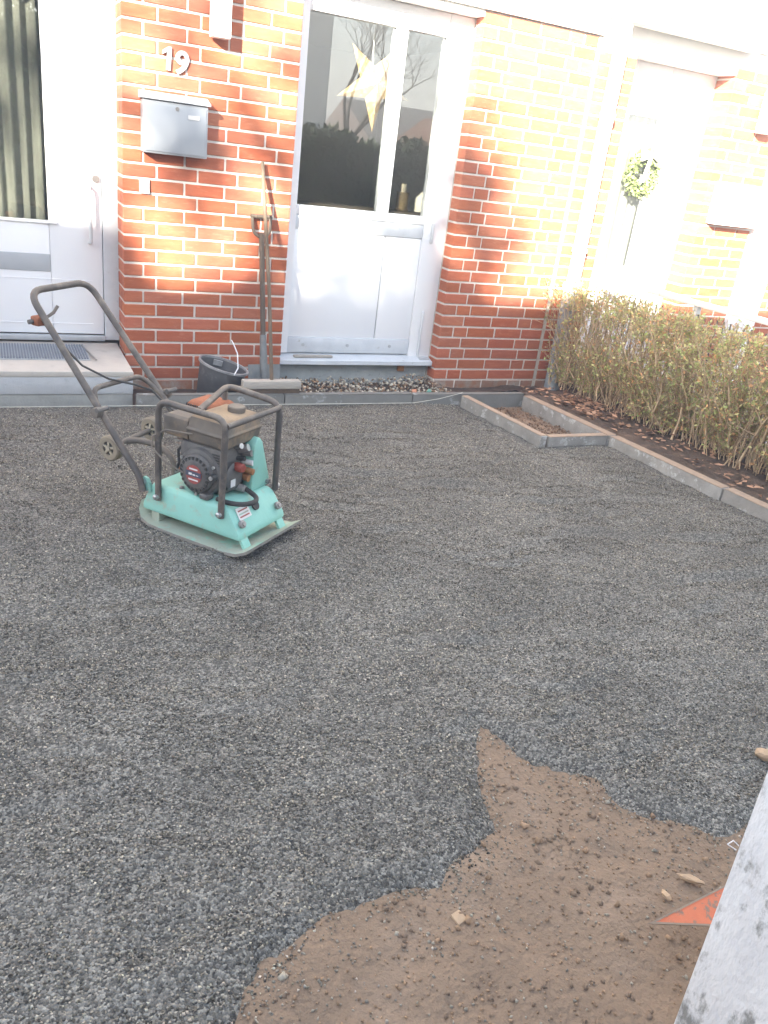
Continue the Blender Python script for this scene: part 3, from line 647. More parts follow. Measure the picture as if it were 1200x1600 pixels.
# base plate: curved profile along x, rounded rear corners
prof = [(-.315,.060,.130),(-.295,.038,.168),(-.26,.016,.194),(-.21,.004,.204),(-.10,.0,.205),(.18,.0,.205),(.245,.010,.205),(.285,.030,.204),(.302,.042,.203)]
bp = MB(); nP = len(prof); T_ = .014
for f_, z_, h_ in prof:
    bp.v += [(f_,-h_,z_),(f_,h_,z_),(f_,h_,z_+T_),(f_,-h_,z_+T_)]
for i in range(nP-1):
    a, b = 4*i, 4*(i+1)
    bp.f += [(a,a+1,b+1,b),(a+1,a+2,b+2,b+1),(a+2,a+3,b+3,b+2),(a+3,a,b,b+3)]; bp.m += [1,1,0,1]
bp.f += [(3,2,1,0),(4*nP-4,4*nP-3,4*nP-2,4*nP-1)]; bp.m += [1,1]
bp.build('base_plate', ['mint_worn', 'plate_edge'], PC)
# housing
def loft(secs, name, m, parent, bevel=.01, seg=2):
    """secs: list of (z, x0, x1, y0, y1)"""
    mb_ = MB()
    for z_, a, b, c_, d_ in secs: mb_.v += [(a,c_,z_),(b,c_,z_),(b,d_,z_),(a,d_,z_)]
    for i in range(len(secs)-1):
        for j in range(4): mb_.f.append((4*i+j, 4*i+(j+1) % 4, 4*i+4+(j+1) % 4, 4*i+4+j))
    mb_.f += [(3,2,1,0), tuple(4*(len(secs)-1)+j for j in range(4))]; mb_.m = [0]*len(mb_.f)
    return mb_.build(name, m, parent, bevel=bevel, seg=seg, smooth=True)
hb = loft([(.058,-.275,.232,-.166,.166),(.085,-.275,.228,-.166,.166),(.172,-.24,.168,-.160,.160),(.188,-.225,.150,-.146,.146)], 'housing', 'mint', PC, .008)
for s_ in (-1, 1):
    MB().prism([(-.29,.15),(-.225,.15),(-.232,.185),(-.245,.205),(-.262,.210),(-.278,.200),(-.288,.18)], s_*.160, s_*.172, 'y').build('lug', 'mint', PC)
    MB().lathe([(.013,s_*.172),(.013,s_*.184),(.008,s_*.186)], 8, 'y', (-.262,0,.185)).build('bolt', 'steel', PC)
    MB().hexa([(.205,s_*.125-.02,.06),(.225,s_*.125-.02,.058),(.225,s_*.125+.02,.058),(.205,s_*.125+.02,.06)][::1] and
              [(.245,s_*.128-.022,.012),(.258,s_*.128-.022,.016),(.258,s_*.128+.022,.016),(.245,s_*.128+.022,.012),(.205,s_*.128-.022,.075),(.218,s_*.128-.022,.078),(.218,s_*.128+.022,.078),(.205,s_*.128+.022,.075)]).build('foot', 'mint', PC)
    MB().box((-.23,s_*.14-.02,.008),(-.19,s_*.14+.02,.07)).build('foot', 'mint_worn', PC)
    MB().lathe([(.017,.0),(.017,.012),(.010,.014),(.010,.02)], 10, 'x', (0,0,0)).build('bolt', 'dull_steel', PC, loc=(.212,s_*.128,.118), rot=(0,R(-30),0))
MB().lathe([(.0,.0),(.021,.0),(.021,.006),(.0,.006)], 20, 'x', (0,0,0)).build('rubber_plug', 'rubber', PC, loc=(.186,.0,.155), rot=(0,R(-33),0))
sk = MB().box((0,-.04,-.026),(.002,.04,.026)).build('sticker', 'decal_white', PC, loc=(.187,-.082,.150), rot=(0,R(-33),0))
for z_, c_ in ((.012,'decal_red'),(-.002,'mint_worn'),(-.014,'decal_red')): MB().box((.0022,-.032,z_-.003),(.0032,.030,z_+.003)).build('print_line', c_, sk)
# roll cage
near = arc([(-.185,-.172,.125),(-.187,-.172,.560),(.148,-.172,.560),(.141,-.172,.142)], .055)
T('cage_tube', 'tube_black', PC, near, .0135, 12)
far = arc([(.169,.172,.170),(.167,.172,.560),(-.105,.172,.577),(.012,-.166,.563)], .06)
T('cage_tube', 'tube_black', PC, far, .0135, 12); T('cage_tube', 'tube_black', PC, [(-.118,.172,.17),(-.118,.172,.556)], .012, 10)
T('cage_crossbar', 'tube_black', PC, [(.150,-.168,.530),(.166,.168,.540)], .0125, 12)
for q in ((-.185,-.172,.142),(.141,-.172,.160),(.169,.172,.185)):
    s_ = -1 if q[1] < 0 else 1
    MB().lathe([(.012,s_*.0),(.012,s_*.022),(.006,s_*.026)], 8, 'y', q).build('bolt', 'steel', PC)
# handle
hn = arc([(-.252,-.190,.150),(-.272,-.190,.215),(-.868,-.190,.872),(-.905,.172,.880),(-.476,.176,.458),(-.262,.180,.19)], .075, 6)
HD = T('handle', 'tube_black', PC, hn, .0145, 12)
T('brace', 'tube_black', HD, arc([(-.505,-.186,.465),(-.545,-.165,.525),(-.560,.135,.528),(-.478,.172,.455)], .05), .0115, 10)
for q in ((-.478,-.213,.447),(-.470,.202,.452)):
    MB().lathe([(.0,-.018),(.020,-.016),(.024,.0),(.020,.016),(.0,.018)], 8, 'y', q).build('knob', 'tube_dusty', HD); MB().lathe([(.011,-.03),(.011,.03)], 8, 'y', (q[0]+.028,q[1],q[2]+.02)).build('knob', 'engine_black', HD)
thr = MB().box((-.835,-.218,.742),(-.790,-.165,.782)).build('throttle', 'rust', HD, bevel=.008, smooth=True)
T('lever', 'tube_dusty', thr, [(-.81,-.17,.765),(-.80,-.125,.790),(-.795,-.105,.818)], .007, 8); T('clamp_bolt', 'engine_black', thr, [(-.825,-.235,.758),(-.82,-.21,.76)], .010, 8)
T('throttle_cable', 'rubber', PC, [(-.80,-.17,.745),(-.74,-.14,.665),(-.66,-.11,.590),(-.56,-.06,.545),(-.47,.0,.53),(-.41,.04,.51),(-.34,.05,.46),(-.24,.03,.435),(-.12,.0,.42)], .0048, 7)
T('control_cable', 'tube_dusty', PC, [(-.05,-.125,.44),(-.16,-.16,.44),(-.20,-.19,.41),(-.20,-.195,.36),(-.13,-.19,.315),(-.06,-.17,.285),(-.05,-.15,.27)], .004, 6)
# folded-up transport wheels
def wheel(c_, s_):
    wv = MB().lathe([(.030,-.020),(.050,-.020),(.056,-.014),(.056,.014),(.050,.020),(.030,.020),(.030,-.020)], 24, 'y', c_, cap=False).build('wheel', 'wheel_plastic', PC, smooth=True)
    MB().lathe([(.0,-.012),(.034,-.012),(.034,.012),(.0,.012)], 18, 'y', c_).build('web', 'engine_dark', wv)
    for k in range(5):
        q = 2*math.pi*k/5+.3; dx, dz = math.cos(q), math.sin(q); px, pz = -dz*.005, dx*.005
        MB().hexa([(c_[0]+px,c_[1]-.019,c_[2]+pz),(c_[0]-px,c_[1]-.019,c_[2]-pz),(c_[0]-px,c_[1]+.019,c_[2]-pz),(c_[0]+px,c_[1]+.019,c_[2]+pz),
                   (c_[0]+dx*.036+px,c_[1]-.019,c_[2]+dz*.036+pz),(c_[0]+dx*.036-px,c_[1]-.019,c_[2]+dz*.036-pz),(c_[0]+dx*.036-px,c_[1]+.019,c_[2]+dz*.036-pz),(c_[0]+dx*.036+px,c_[1]+.019,c_[2]+dz*.036+pz)]).build('spoke', 'wheel_hub', wv)
    MB().lathe([(.011,-.024),(.011,.024)], 10, 'y', c_).build('hub', 'wheel_hub', wv)
wheel((-.464,-.150,.280), -1); wheel((-.464,.105,.305), 1)
WF = T('wheel_frame', 'tube_dusty', PC, [(-.464,-.145,.281),(-.464,.10,.304)], .011, 10)
T('wheel_arm', 'tube_dusty', WF, arc([(-.464,-.06,.288),(-.42,-.02,.292),(-.315,.0,.285),(-.245,.0,.235),(-.246,.0,.10)], .06), .0135, 10)
MB().lathe([(.016,0),(.016,.03)], 8, 'z', (-.232,.035,.185)).build('nut', 'orange_brass', PC)
# engine
EN = MB().box((-.085,-.095,.19),(.085,.085,.40)).build('engine_block', 'engine_black', PC, bevel=.02, smooth=True)
for i in range(7): MB().box((-.17,-.08,.26+i*.022),(-.085,.075,.270+i*.022)).build('cooling_fin', 'dull_steel', EN)
MB().box((-.155,-.065,.20),(-.085,.06,.42)).build('cylinder', 'engine_black', EN, bevel=.01)
MB().lathe([(.104,-.085),(.104,-.125),(.098,-.138),(.082,-.144),(.0,-.144)], 32, 'y', (-.004,0,.290)).build('fan_shroud', 'engine_black', EN, smooth=True, auto=30)
MB().box((-.12,-.125,.29),(.105,-.075,.405)).build('shroud_top', 'engine_black', EN, bevel=.022, smooth=True)
RC = MB().lathe([(.083,-.144),(.083,-.150),(.078,-.158),(.060,-.166),(.044,-.168),(.0,-.168)], 32, 'y', (-.004,0,.290)).build('recoil_starter', 'engine_black', EN, smooth=True, auto=25)
for k in range(22):
    q = 2*math.pi*k/22; me_ = MB().hexa([(.047,-.0035,-.0035),(.073,-.0035,-.0055),(.073,.001,-.0055),(.047,.001,-.0035),(.047,-.0035,.0035),(.073,-.0035,.0055),(.073,.001,.0055),(.047,.001,.0035)])
    o = me_.build('slot', 'engine_dark', RC, loc=(-.004,-.1625,.290), rot=(0, q, 0))
for k in range(5): MB().box((.052,-.1275,.335+k*.011),(.088,-.1245,.340+k*.011)).build('louvre', 'engine_dark', RC, rot=(0,0,0))
MB().lathe([(.040,-.1685),(.040,-.1705),(.0,-.1705)], 28, 'y', (-.004,0,.290)).build('decal', 'decal_red', RC)
MB().box((-.042,-.1725,.281),(.034,-.1708,.303)).build('decal_band', 'decal_navy', RC)
for a, b, z_, h_ in ((-.026,-.010,.2915,.009),(-.006,.006,.290,.006),(.010,.022,.290,.003)): MB().box((a,-.1738,z_-h_/2),(b,-.1727,z_+h_/2)).build('decal_mark', 'decal_white', RC)
for z_, w_ in ((.313,.020),(.267,.024)): MB().box((-.004-w_,-.1722,z_-.003),(-.004+w_,-.1708,z_+.003)).build('decal_mark', 'decal_white', RC)
T('starter_grip', 'engine_dark', EN, [(.088,-.150,.30),(.088,-.175,.30)], .014, 10); MB().lathe([(.009,-.18),(.009,-.174)], 8, 'y', (.088,0,.300)).build('grip_cap', 'steel', EN)
for k in range(3):
    q = 2*math.pi*k/3+.5; MB().lathe([(.007,-.152),(.007,-.146)], 8, 'y', (-.004+.093*math.cos(q),0,.29+.093*math.sin(q))).build('bolt', 'steel', EN)
for q in ((-.235,.0),(-.235,.11),(.10,-.11),(.10,.11),(-.1,-.125)): MB().lathe([(.010,.187),(.010,.196),(.006,.198)], 6, 'z', (q[0],q[1],0)).build('bolt', 'dull_steel', PC)
T('spark_lead', 'rubber', EN, [(-.06,.09,.36),(-.12,.12,.38),(-.17,.08,.36),(-.175,.02,.33)], .006, 7)
# fuel tank
FT = loft([(.400,-.060,.095,-.112,.105),(.412,-.070,.108,-.122,.115),(.452,-.074,.112,-.126,.119),(.456,-.080,.118,-.132,.125),(.464,-.080,.118,-.132,.125),(.468,-.074,.112,-.126,.119),(.512,-.068,.106,-.118,.112)], 'fuel_tank', 'tank_dusty', PC, .004, 2)
loft([(.5115,-.068,.106,-.118,.112),(.522,-.055,.092,-.104,.098),(.527,-.03,.07,-.08,.075)], 'tank_top', 'tank_dust_top', FT, .003, 2)
MB().lathe([(.0,.526),(.036,.526),(.037,.532),(.037,.546),(.033,.550),(.0,.550)], 18, 'z', (.045,.035,0)).build('filler_cap', 'tank_dusty', FT, smooth=True)
loft([(.405,-.200,-.082,-.115,.03),(.41,-.205,-.080,-.120,.035),(.485,-.205,-.080,-.120,.035),(.495,-.19,-.09,-.105,.02)], 'air_cleaner', 'tank_dusty', EN, .006)
MF = loft([(.385,-.235,-.075,.052,.205),(.495,-.235,-.075,.052,.205),(.512,-.215,-.095,.07,.185)], 'muffler', 'rust', EN, .012)
for i in range(13):
    MB().box((-.237,.060+i*.011,.480),(-.2345,.066+i*.011,.494)).build('guard_hole', 'engine_dark', MF); 
for i in range(13): MB().box((-.229+i*.0115,.0485,.482),(-.223+i*.0115,.0515,.495)).build('guard_hole', 'engine_dark', MF)
MB().prism([(.040,.188),(.046,.392),(.062,.418),(.082,.425),(.104,.402),(.172,.215),(.168,.188)], .085, .138, 'x').build('belt_guard', 'mint', PC, bevel=.008, smooth=True)
MB().lathe([(.012,.138),(.012,.15)], 8, 'x', (0,.150,.208)).build('bolt', 'steel', PC)
# front side fittings of the engine
MB().lathe([(.060,.085),(.060,.105),(.050,.112),(.0,.112)], 24, 'x', (0,-.045,.275)).build('crankcase_cover', 'engine_black', EN, smooth=True)
MB().lathe([(.017,.10),(.020,.112),(.020,.138),(.016,.144),(.0,.144)], 14, 'x', (0,-.035,.318)).build('oil_cap', 'red_plastic', EN, smooth=True)
MB().box((.112,-.075,.236),(.114,-.045,.268)).build('label', 'decal_white', EN)
for (a, b, r_, m_) in (((.085,.01,.375),(.125,.02,.392),.016,'steel'),((.085,.035,.355),(.13,.04,.362),.014,'dull_steel'),((.085,-.01,.395),(.115,-.015,.405),.012,'steel'),((.085,.04,.315),(.135,.045,.318),.012,'decal_white'),((.10,.03,.285),(.145,.035,.283),.014,'orange_brass'),((.085,.03,.255),(.128,.03,.252),.016,'orange_brass'),((.085,.0,.34),(.12,.005,.345),.010,'engine_dark'),((.09,-.005,.215),(.13,.0,.213),.017,'dull_steel')):
    T('fitting', m_, EN, [a, b], r_, 10)
T('drain_hose', 'rubber', PC, arc([(.088,-.128,.196),(.150,-.140,.200),(.205,-.105,.196),(.222,-.045,.196),(.195,-.005,.198),(.10,.020,.212)], .05), .0105, 10)
MB().box((.02,-.165,.188),(.065,-.12,.215)).build('drain_block', 'engine_black', EN, bevel=.008)
T('fuel_line', 'rubber', EN, [(-.09,-.10,.40),(-.13,-.115,.35),(-.12,-.12,.30),(-.15,-.10,.25)], .006, 7)

# ------------------------------------------------------------------ tools by the wall
bk = tag(empty('bucket', (.525,-.285,-.062)), 'black mortar bucket tilted against the brick pier', 'bucket'); bk.rotation_euler = (R(4), R(13), 0)
shell = [(.112,.0),(.118,.004),(.155,.245),(.153,.247),(.116,.012),(.0,.012)]
MB().lathe([(.0,.0)]+shell, 32, cap=False).build('shell', 'bucket_plastic', bk, smooth=True, auto=50)
MB().lathe([(.155,.238),(.166,.240),(.166,.254),(.152,.254),(.152,.240)], 32, cap=False).build('rim', 'bucket_rim', bk, smooth=True)
T('wire_handle', 'white_wire', bk, [(.03,-.163,.245),(.05,-.14,.29),(.035,-.09,.37),(.0,-.05,.42),(-.012,-.04,.432)], .004, 6)
MB().box((-.03,.13,.20),(.03,.152,.235)).build('handle_lug', 'bucket_rim', bk)
sv = tag(empty('spade', (.885,-.235,-.06)), 'old D-handled spade leaning on the brick pier behind the broom', 'spade')
lean = math.atan2(.20, 1.13); sv.rotation_euler = (-lean, R(-1.2), 0)
bl = MB(); NN = 8
for i in range(NN+1):
    t = i/NN; xx = -.112+.224*t; yy = .03*(1-math.cos((t-.5)*2.2)) * -1
    bl.v += [(xx,yy,.0),(xx,yy+.003,.0),(xx,yy,.225),(xx,yy+.003,.225)]
for i in range(NN):
    a, b = 4*i, 4*i+4; bl.f += [(a,b,b+2,a+2),(a+1,a+3,b+3,b+1),(a+2,b+2,b+3,a+3),(a,a+1,b+1,b)]
bl.f += [(0,2,3,1),(4*NN,4*NN+1,4*NN+3,4*NN+2)]; bl.m = [0]*len(bl.f)
bl.build('blade', 'spade_steel', sv, smooth=True)
MB().tube([(0,-.012,.10),(0,-.004,.25),(0,0,.42)], [.020,.026,.021], 12).build('socket', 'spade_steel', sv, smooth=True)
T('shaft', 'wood_shaft', sv, [(0,0,.40),(.002,.004,.75),(0,0,1.07)], .0175, 12)
T('grip', 'wood_shaft', sv, arc([(-.004,0,1.04),(-.055,0,1.07),(-.062,0,1.175)], .03), .011, 10); T('grip', 'wood_shaft', sv, arc([(.004,0,1.04),(.055,0,1.07),(.062,0,1.175)], .03), .011, 10); T('grip', 'wood_shaft', sv, [(-.072,0,1.172),(.072,0,1.172)], .0135, 10)
bm_ = tag(empty('broom', (.846,-.505,.058)), 'broom with grey wooden head on the kerb and long stick leaning', 'broom')
MB().box((-.195,-.035,.028),(.195,.03,.082)).build('head', 'wood_grey', bm_, bevel=.008, smooth=True); MB().box((-.185,-.028,-.001),(.185,.024,.0275)).build('bristles', 'bristle', bm_)
T('stick', 'wood_pale', bm_, [(.0,.0,.07),(.012,.20,.60),(.004,.478,1.36)], .0125, 10)

# ------------------------------------------------------------------ garden wall, orange shovel, stones
gw = MB()
a0 = Vector((.412,-4.743,0)); dn = Vector((.085,-1,0)).normalized(); nr = Vector((-dn.y, dn.x, 0)); 
if nr.x < 0: nr = -nr
c4 = [a0, a0+dn*2.2, a0+dn*2.2+nr*.24, a0+nr*.24]
gwr = tag(empty('garden_wall', (a0.x+.12, a0.y-1.0, G-.03)), 'pale lichen-spotted rendered garden wall beside the orange shovel', 'wall')
off = Vector((a0.x+.12, a0.y-1.0, G-.03))
gw.hexa([tuple(Vector((p.x,p.y,-.08))-off) for p in c4]+[tuple(Vector((p.x,p.y,.98))-nr*.032-off) for p in c4]); gw.build('wall_body', 'garden_wall', gwr, bevel=.008, smooth=True)
cp4 = [a0-nr*.05-dn*.02, a0+dn*2.22-nr*.02, a0+dn*2.22+nr*.26, a0+nr*.26-dn*.02]
MB().hexa([tuple(Vector((p.x,p.y,.981))-off) for p in cp4]+[tuple(Vector((p.x,p.y,1.03))-off) for p in cp4]).build('coping', 'garden_wall', gwr, bevel=.006, smooth=True)
T('wire_loop', 'white_wire', gwr, [tuple(Vector(p)-off) for p in ((.405,-4.74,.475),(.392,-4.735,.487),(.385,-4.732,.477),(.402,-4.74,.466))], .0012, 5)
sh = tag(empty('shovel', (.62,-4.56,.05)), 'orange painted square shovel blade resting on bare soil behind the garden wall', 'shovel')
tip = Vector((.489,-4.57,.045)); bb = Vector((.648,-4.632,.045)); uu = Vector((.690,-4.572,.085))
e1 = (bb-tip).normalized(); e2 = (uu-tip); e2 = (e2-e1*e2.dot(e1)).normalized(); nn = e1.cross(e2)
if nn.z < 0: nn = -nn
def bp3(a, b, c_=0): return tuple(tip+e1*a+e2*b+nn*c_-Vector((.62,-4.56,.05)))
# square mouth: one corner is the tip, edges run along the two seen outlines
d2 = (uu-tip).normalized(); 
def bp4(a, b, c_=0): return tuple(tip+e1*a+d2*b+nn*c_-Vector((.62,-4.56,.05)))
MB().hexa([bp4(0,0,-.003),bp4(.30,0,-.003),bp4(.30,.27,-.003),bp4(0,.27,-.003),bp4(0,0,0),bp4(.30,0,0),bp4(.30,.27,0),bp4(0,.27,0)]).build('blade', 'orange_paint', sh)
MB().hexa([bp4(-.004,-.004,-.006),bp4(.30,-.004,-.006),bp4(.30,.006,-.006),bp4(-.004,.006,-.006),bp4(-.004,-.004,.002),bp4(.30,-.004,.002),bp4(.30,.006,.002),bp4(-.004,.006,.002)]).build('blade_edge', 'blade_edge', sh)
MB().hexa([bp4(-.004,.007,-.006),bp4(.005,.007,-.006),bp4(.005,.27,-.006),bp4(-.004,.27,-.006),bp4(-.004,.007,.002),bp4(.005,.007,.002),bp4(.005,.27,.002),bp4(-.004,.27,.002)]).build('blade_edge', 'blade_edge', sh)
T('shaft', 'wood_pale', sh, [bp4(.15,.13,.012), bp4(.34,.34,.05), bp4(.80,.95,.12)], .016, 10)
def pebble(name, c_, s_, m, label, cat, seed):
    bm2 = bmesh.new(); bmesh.ops.create_icosphere(bm2, subdivisions=2, radius=1)
    for v in bm2.verts:
        v.co *= 1+.35*noise.noise(v.co*1.6+Vector((seed, 0, 0))); v.co = Vector((v.co.x*s_[0], v.co.y*s_[1], v.co.z*s_[2]))
    me = bpy.data.meshes.new(name); bm2.to_mesh(me); bm2.free(); me.materials.append(MATS[m])
    o = bpy.data.objects.new(name, me); col.objects.link(o); o.location = c_; o.rotation_euler = (0,0,seed); return tag(o, label, cat)
MB_ = MB().hexa([(-.016,-.014,0),(.012,-.018,0),(.016,.012,0),(-.010,.017,0),(-.015,-.013,.008),(.011,-.017,.009),(.014,.011,.010),(-.010,.016,.008)])
tag(MB_.build('sandstone_chip', 'pale_stone', None, bevel=.002, smooth=True, loc=(.118,-4.365,G-.018), rot=(R(6),R(-5),.4)), 'flat pale sand-coloured chip lying alone on bare soil', 'stone')
pebble('stone', (.741,-4.46,G-.012), (.034,.011,.008), 'pale_stone', 'long pale crumbly stone above the orange shovel blade', 'stone', 2.4)
pebble('stone', (.642,-4.478,G-.012), (.016,.008,.007), 'pale_stone', 'small pale stone left of the long crumbly stone', 'stone', 1.6)
pebble('brick_fragment', (1.31,-4.18,G+.01), (.018,.03,.02), 'pale_stone', 'small reddish fragment at the far edge of the garden wall', 'stone', .6)

# ------------------------------------------------------------------ hedge and rail
HG = tag(empty('hedge', (3.45,-2.0,.03)), 'sparse brown and olive winter hedge behind the edging kerb', 'hedge')
def tubes_np(segs, name, m, parent, tint):
    """segs: array (n, 2, 3) with radii (n, 2); triangular tubes"""
    S, rad = segs; n = len(S); d = S[:, 1]-S[:, 0]; d /= np.linalg.norm(d, axis=1)[:, None]+1e-9
    a = np.cross(d, np.array([.3, .9, .2])); a /= np.linalg.norm(a, axis=1)[:, None]+1e-9; b = np.cross(d, a)
    V = []
    for e in (0, 1):
        for j in range(3):
            q = 2*math.pi*j/3; V.append(S[:, e]+(a*math.cos(q)+b*math.sin(q))*rad[:, e:e+1])
    V = np.stack(V, 1).reshape(-1, 3); base = 6*np.arange(n)[:, None]
    F = np.concatenate([base+np.array([j, (j+1) % 3, 3+(j+1) % 3, 3+j]) for j in range(3)])
    return raw_mesh(name, V, F, m, np.repeat(tint, 6, 0), parent)
segs, rads, leafp, leafs = [], [], [], []
hr = random.Random(5)
def hedge_front(y): return 3.27 + (-.4-y)*.05
for i in range(1000):
    y0 = -.12-4.05*i/1000 + hr.uniform(-.03, .03); xb = hedge_front(y0)+hr.uniform(.0, .34)
    p = Vector((xb, y0, .02)); d = Vector((hr.gauss(-.06, .22), hr.gauss(0, .18), 1)).normalized(); r_ = hr.uniform(.0022, .0055)
    Lm = hr.uniform(.55, .92) if hr.random() < .72 else hr.uniform(.2, .5)
    z_top = .80+hr.uniform(-.07, .05); step = .07; ln = 0
    while ln < Lm and p.z < z_top:
        q = p+d*step; segs.append((tuple(p-HG.location), tuple(q-HG.location))); rads.append((r_, r_*.9)); r_ *= .93
        gap = (y0 > -1.15 and .33 < q.z < .62 and hr.random() < .72) or noise.noise(q*4.5) < -.16
        nb = 0 if gap else (2 if hr.random() < .7 else 3)
        if q.z > .55 and not gap: nb += 1
        for _ in range(nb):
            dd = (d*.5+Vector((hr.gauss(-.15, .7), hr.gauss(0, .7), hr.gauss(.25, .5)))).normalized(); L2 = hr.uniform(.05, .15); e = q+dd*L2
            if e.z < .02 or e.z > .865-.17*(e.x-3.2)+.025*(-e.y): continue
            if e.x < hedge_front(e.y)-.20 + (.08 if e.z < .3 else 0): continue
            segs.append((tuple(q-HG.location), tuple(e-HG.location))); rads.append((.0017, .0011))
            for _k in range(hr.choice((2, 3, 4, 5, 6))):
                t = hr.random(); c_ = q+(e-q)*t; leafp.append(tuple(c_-HG.location)); leafs.append(hr.choice((.010,.013,.016,.02,.026,.032))*hr.uniform(.85,1.15))
        p = q; d = (d+Vector((hr.gauss(0, .12), hr.gauss(0, .12), .06))).normalized(); ln += step
for i in range(46):           # older woody stems
    y0 = -.2-4.0*i/46+hr.uniform(-.04, .04); p = Vector((hedge_front(y0)+hr.uniform(.0, .26), y0, .0)); d = Vector((hr.gauss(-.05, .25), hr.gauss(0, .35), 1)).normalized(); r_ = hr.uniform(.006, .012)
    for _ in range(9):
        q = p+d*.085; segs.append((tuple(p-HG.location), tuple(q-HG.location))); rads.append((r_, r_*.9)); r_ *= .9
        if hr.random() < .5:
            e = q+Vector((hr.gauss(-.05, .1), hr.gauss(0, .14), hr.uniform(.04, .14))); 
            if e.z < .8: segs.append((tuple(q-HG.location), tuple(e-HG.location))); rads.append((r_*.7, r_*.4))
        p = q; d = (d+Vector((hr.gauss(0, .22), hr.gauss(0, .25), .02))).normalized()
        if p.z > .74: break
S = (np.array(segs), np.array(rads)); n = len(segs)
g = rng.uniform(.65, 1.5, n)[:, None]; tn = g*np.array([[1.05, 1.0, .92]])
tubes_np(S, 'twigs', 'twig', HG, tn)['kind'] = 'stuff'
P = np.array(leafp); n = len(P); Vq, Fq = leaf_quads(P, np.array(leafs), .2)
kinds = rng.random(n); tn = np.where(kinds[:, None] < .45, np.array([[1.0, 1.10, .95]]), np.where(kinds[:, None] < .82, np.array([[1.4, 1.25, 1.3]]), np.array([[1.75, .98, 1.1]])))*rng.uniform(.75, 1.5, (n, 1))
raw_mesh('foliage', Vq, Fq, 'hedge_leaf', np.repeat(tn, 4, 0), HG)['kind'] = 'stuff'
# dead leaves and twigs on the bed
n = 640; y = -.35-3.6*rng.random(n)**1.3; x = 2.85+(-.571-y)*.0902+.05+rng.random(n)*.45
h_ = rng.random(n) < .40; y[h_] = -.62-.55*rng.random(h_.sum()); x[h_] = 2.98+.30*rng.random(h_.sum())
zl = .045-.085*np.clip((y+.45)/.35, 0, 1)+rng.random(n)*.018
Vq, Fq = leaf_quads(np.stack([x, y, zl], -1), rng.uniform(.03, .075, n)); Vq = Vq.reshape(n, 4, 3); Vq[:, :, 2] = (zl[:, None]+(Vq[:, :, 2]-zl[:, None])*.3)
tn = rng.uniform(.6, 1.5, (n, 1))*np.array([[1, 1, 1.0]])
tag(raw_mesh('leaf_litter', Vq.reshape(-1, 3), Fq, 'dead_leaf', np.repeat(tn, 4, 0)), 'fallen brown leaves scattered under the hedge', 'leaf litter', kind='stuff')
rl = tag(empty('low_fence', (3.76,-2.0,-.02)), 'low white-topped metal fence running behind the hedge', 'fence')
MB().hexa([tuple(Vector(p)-rl.location) for p in ((3.690,.0,.835),(3.745,.0,.835),(3.955,-4.2,.835),(3.90,-4.2,.835),(3.690,.0,.872),(3.745,.0,.872),(3.955,-4.2,.872),(3.90,-4.2,.872))][::1]).build('rail', 'pipe_white', rl, bevel=.004, smooth=True)
for i in range(5):
    yy = -.06-i*1.0; xx = 3.72-yy*.05; B('post', 'zinc', rl, (xx-.02-3.76,yy+2.0-.02,0),(xx+.02-3.76,yy+2.0+.02,.855))
bars = MB()
for i in range(70):
    yy = -.1-i*.058; xx = 3.72-yy*.05; bars.tube([(xx-3.76,yy+2.0,.03),(xx-3.76,yy+2.0,.80)], .006, 5)
for z_ in (.2,.6): bars.tube([(3.722-3.76,1.95,z_),(3.93-3.76,-2.2,z_)], .006, 5)
o = bars.build('wire_bars', 'engine_black', rl); o['kind'] = 'stuff'

# ------------------------------------------------------------------ what stands opposite (shade and reflections)
def tree(name, label, loc, h, spread, seed, leaves=0, cat='tree', lm='tree_leaf', lsize=.14, levels=4, clump=1.0, keep=None):
    r0 = random.Random(seed); root = tag(empty(name, loc), label, cat); sg, rd, tips = [], [], []
    def grow(p, d, L, r_, lv):
        n = 3
        for _ in range(n):
            q = p+d*L/n; sg.append((tuple(p), tuple(q))); rd.append((r_, r_*.86)); r_ *= .86
            d = (d+Vector((r0.gauss(0,.13), r0.gauss(0,.13), r0.gauss(.02,.08)))).normalized(); p = q
        if lv == 0: tips.append(p); return
        for k in range(r0.choice((2, 3, 3)) + (1 if lv == levels else 0)):
            a = r0.uniform(0, 6.28); sp = r0.uniform(.4, .95)*spread
            dd = (d+Vector((math.cos(a)*sp, math.sin(a)*sp, r0.uniform(-.1,.35)))).normalized()
            grow(p, dd, L*r0.uniform(.62, .82), r_*.72, lv-1)
        if lv < levels: tips.append(p)
    grow(Vector((0,0,0)), Vector((0,0,1)), h*.30, h*(.018 if leaves else .026), levels)
    S = (np.array(sg), np.array(rd)); tubes_np(S, 'trunk', 'bark', root, np.ones((len(sg), 3)))
    if leaves:
        tp = np.array([tuple(t) for t in tips]); idx = rng.integers(0, len(tp), leaves); P = tp[idx]+rng.normal(0, .22*clump, (leaves, 3))
        if keep: P = P[keep(P)]; leaves = len(P)
        Vq, Fq = leaf_quads(P, rng.uniform(lsize*.6, lsize*1.3, leaves)); tn = rng.uniform(.6, 1.4, (leaves, 1))*np.ones((1, 3))
        raw_mesh('crown', Vq, Fq, lm, np.repeat(tn, 4, 0), root)
    return root
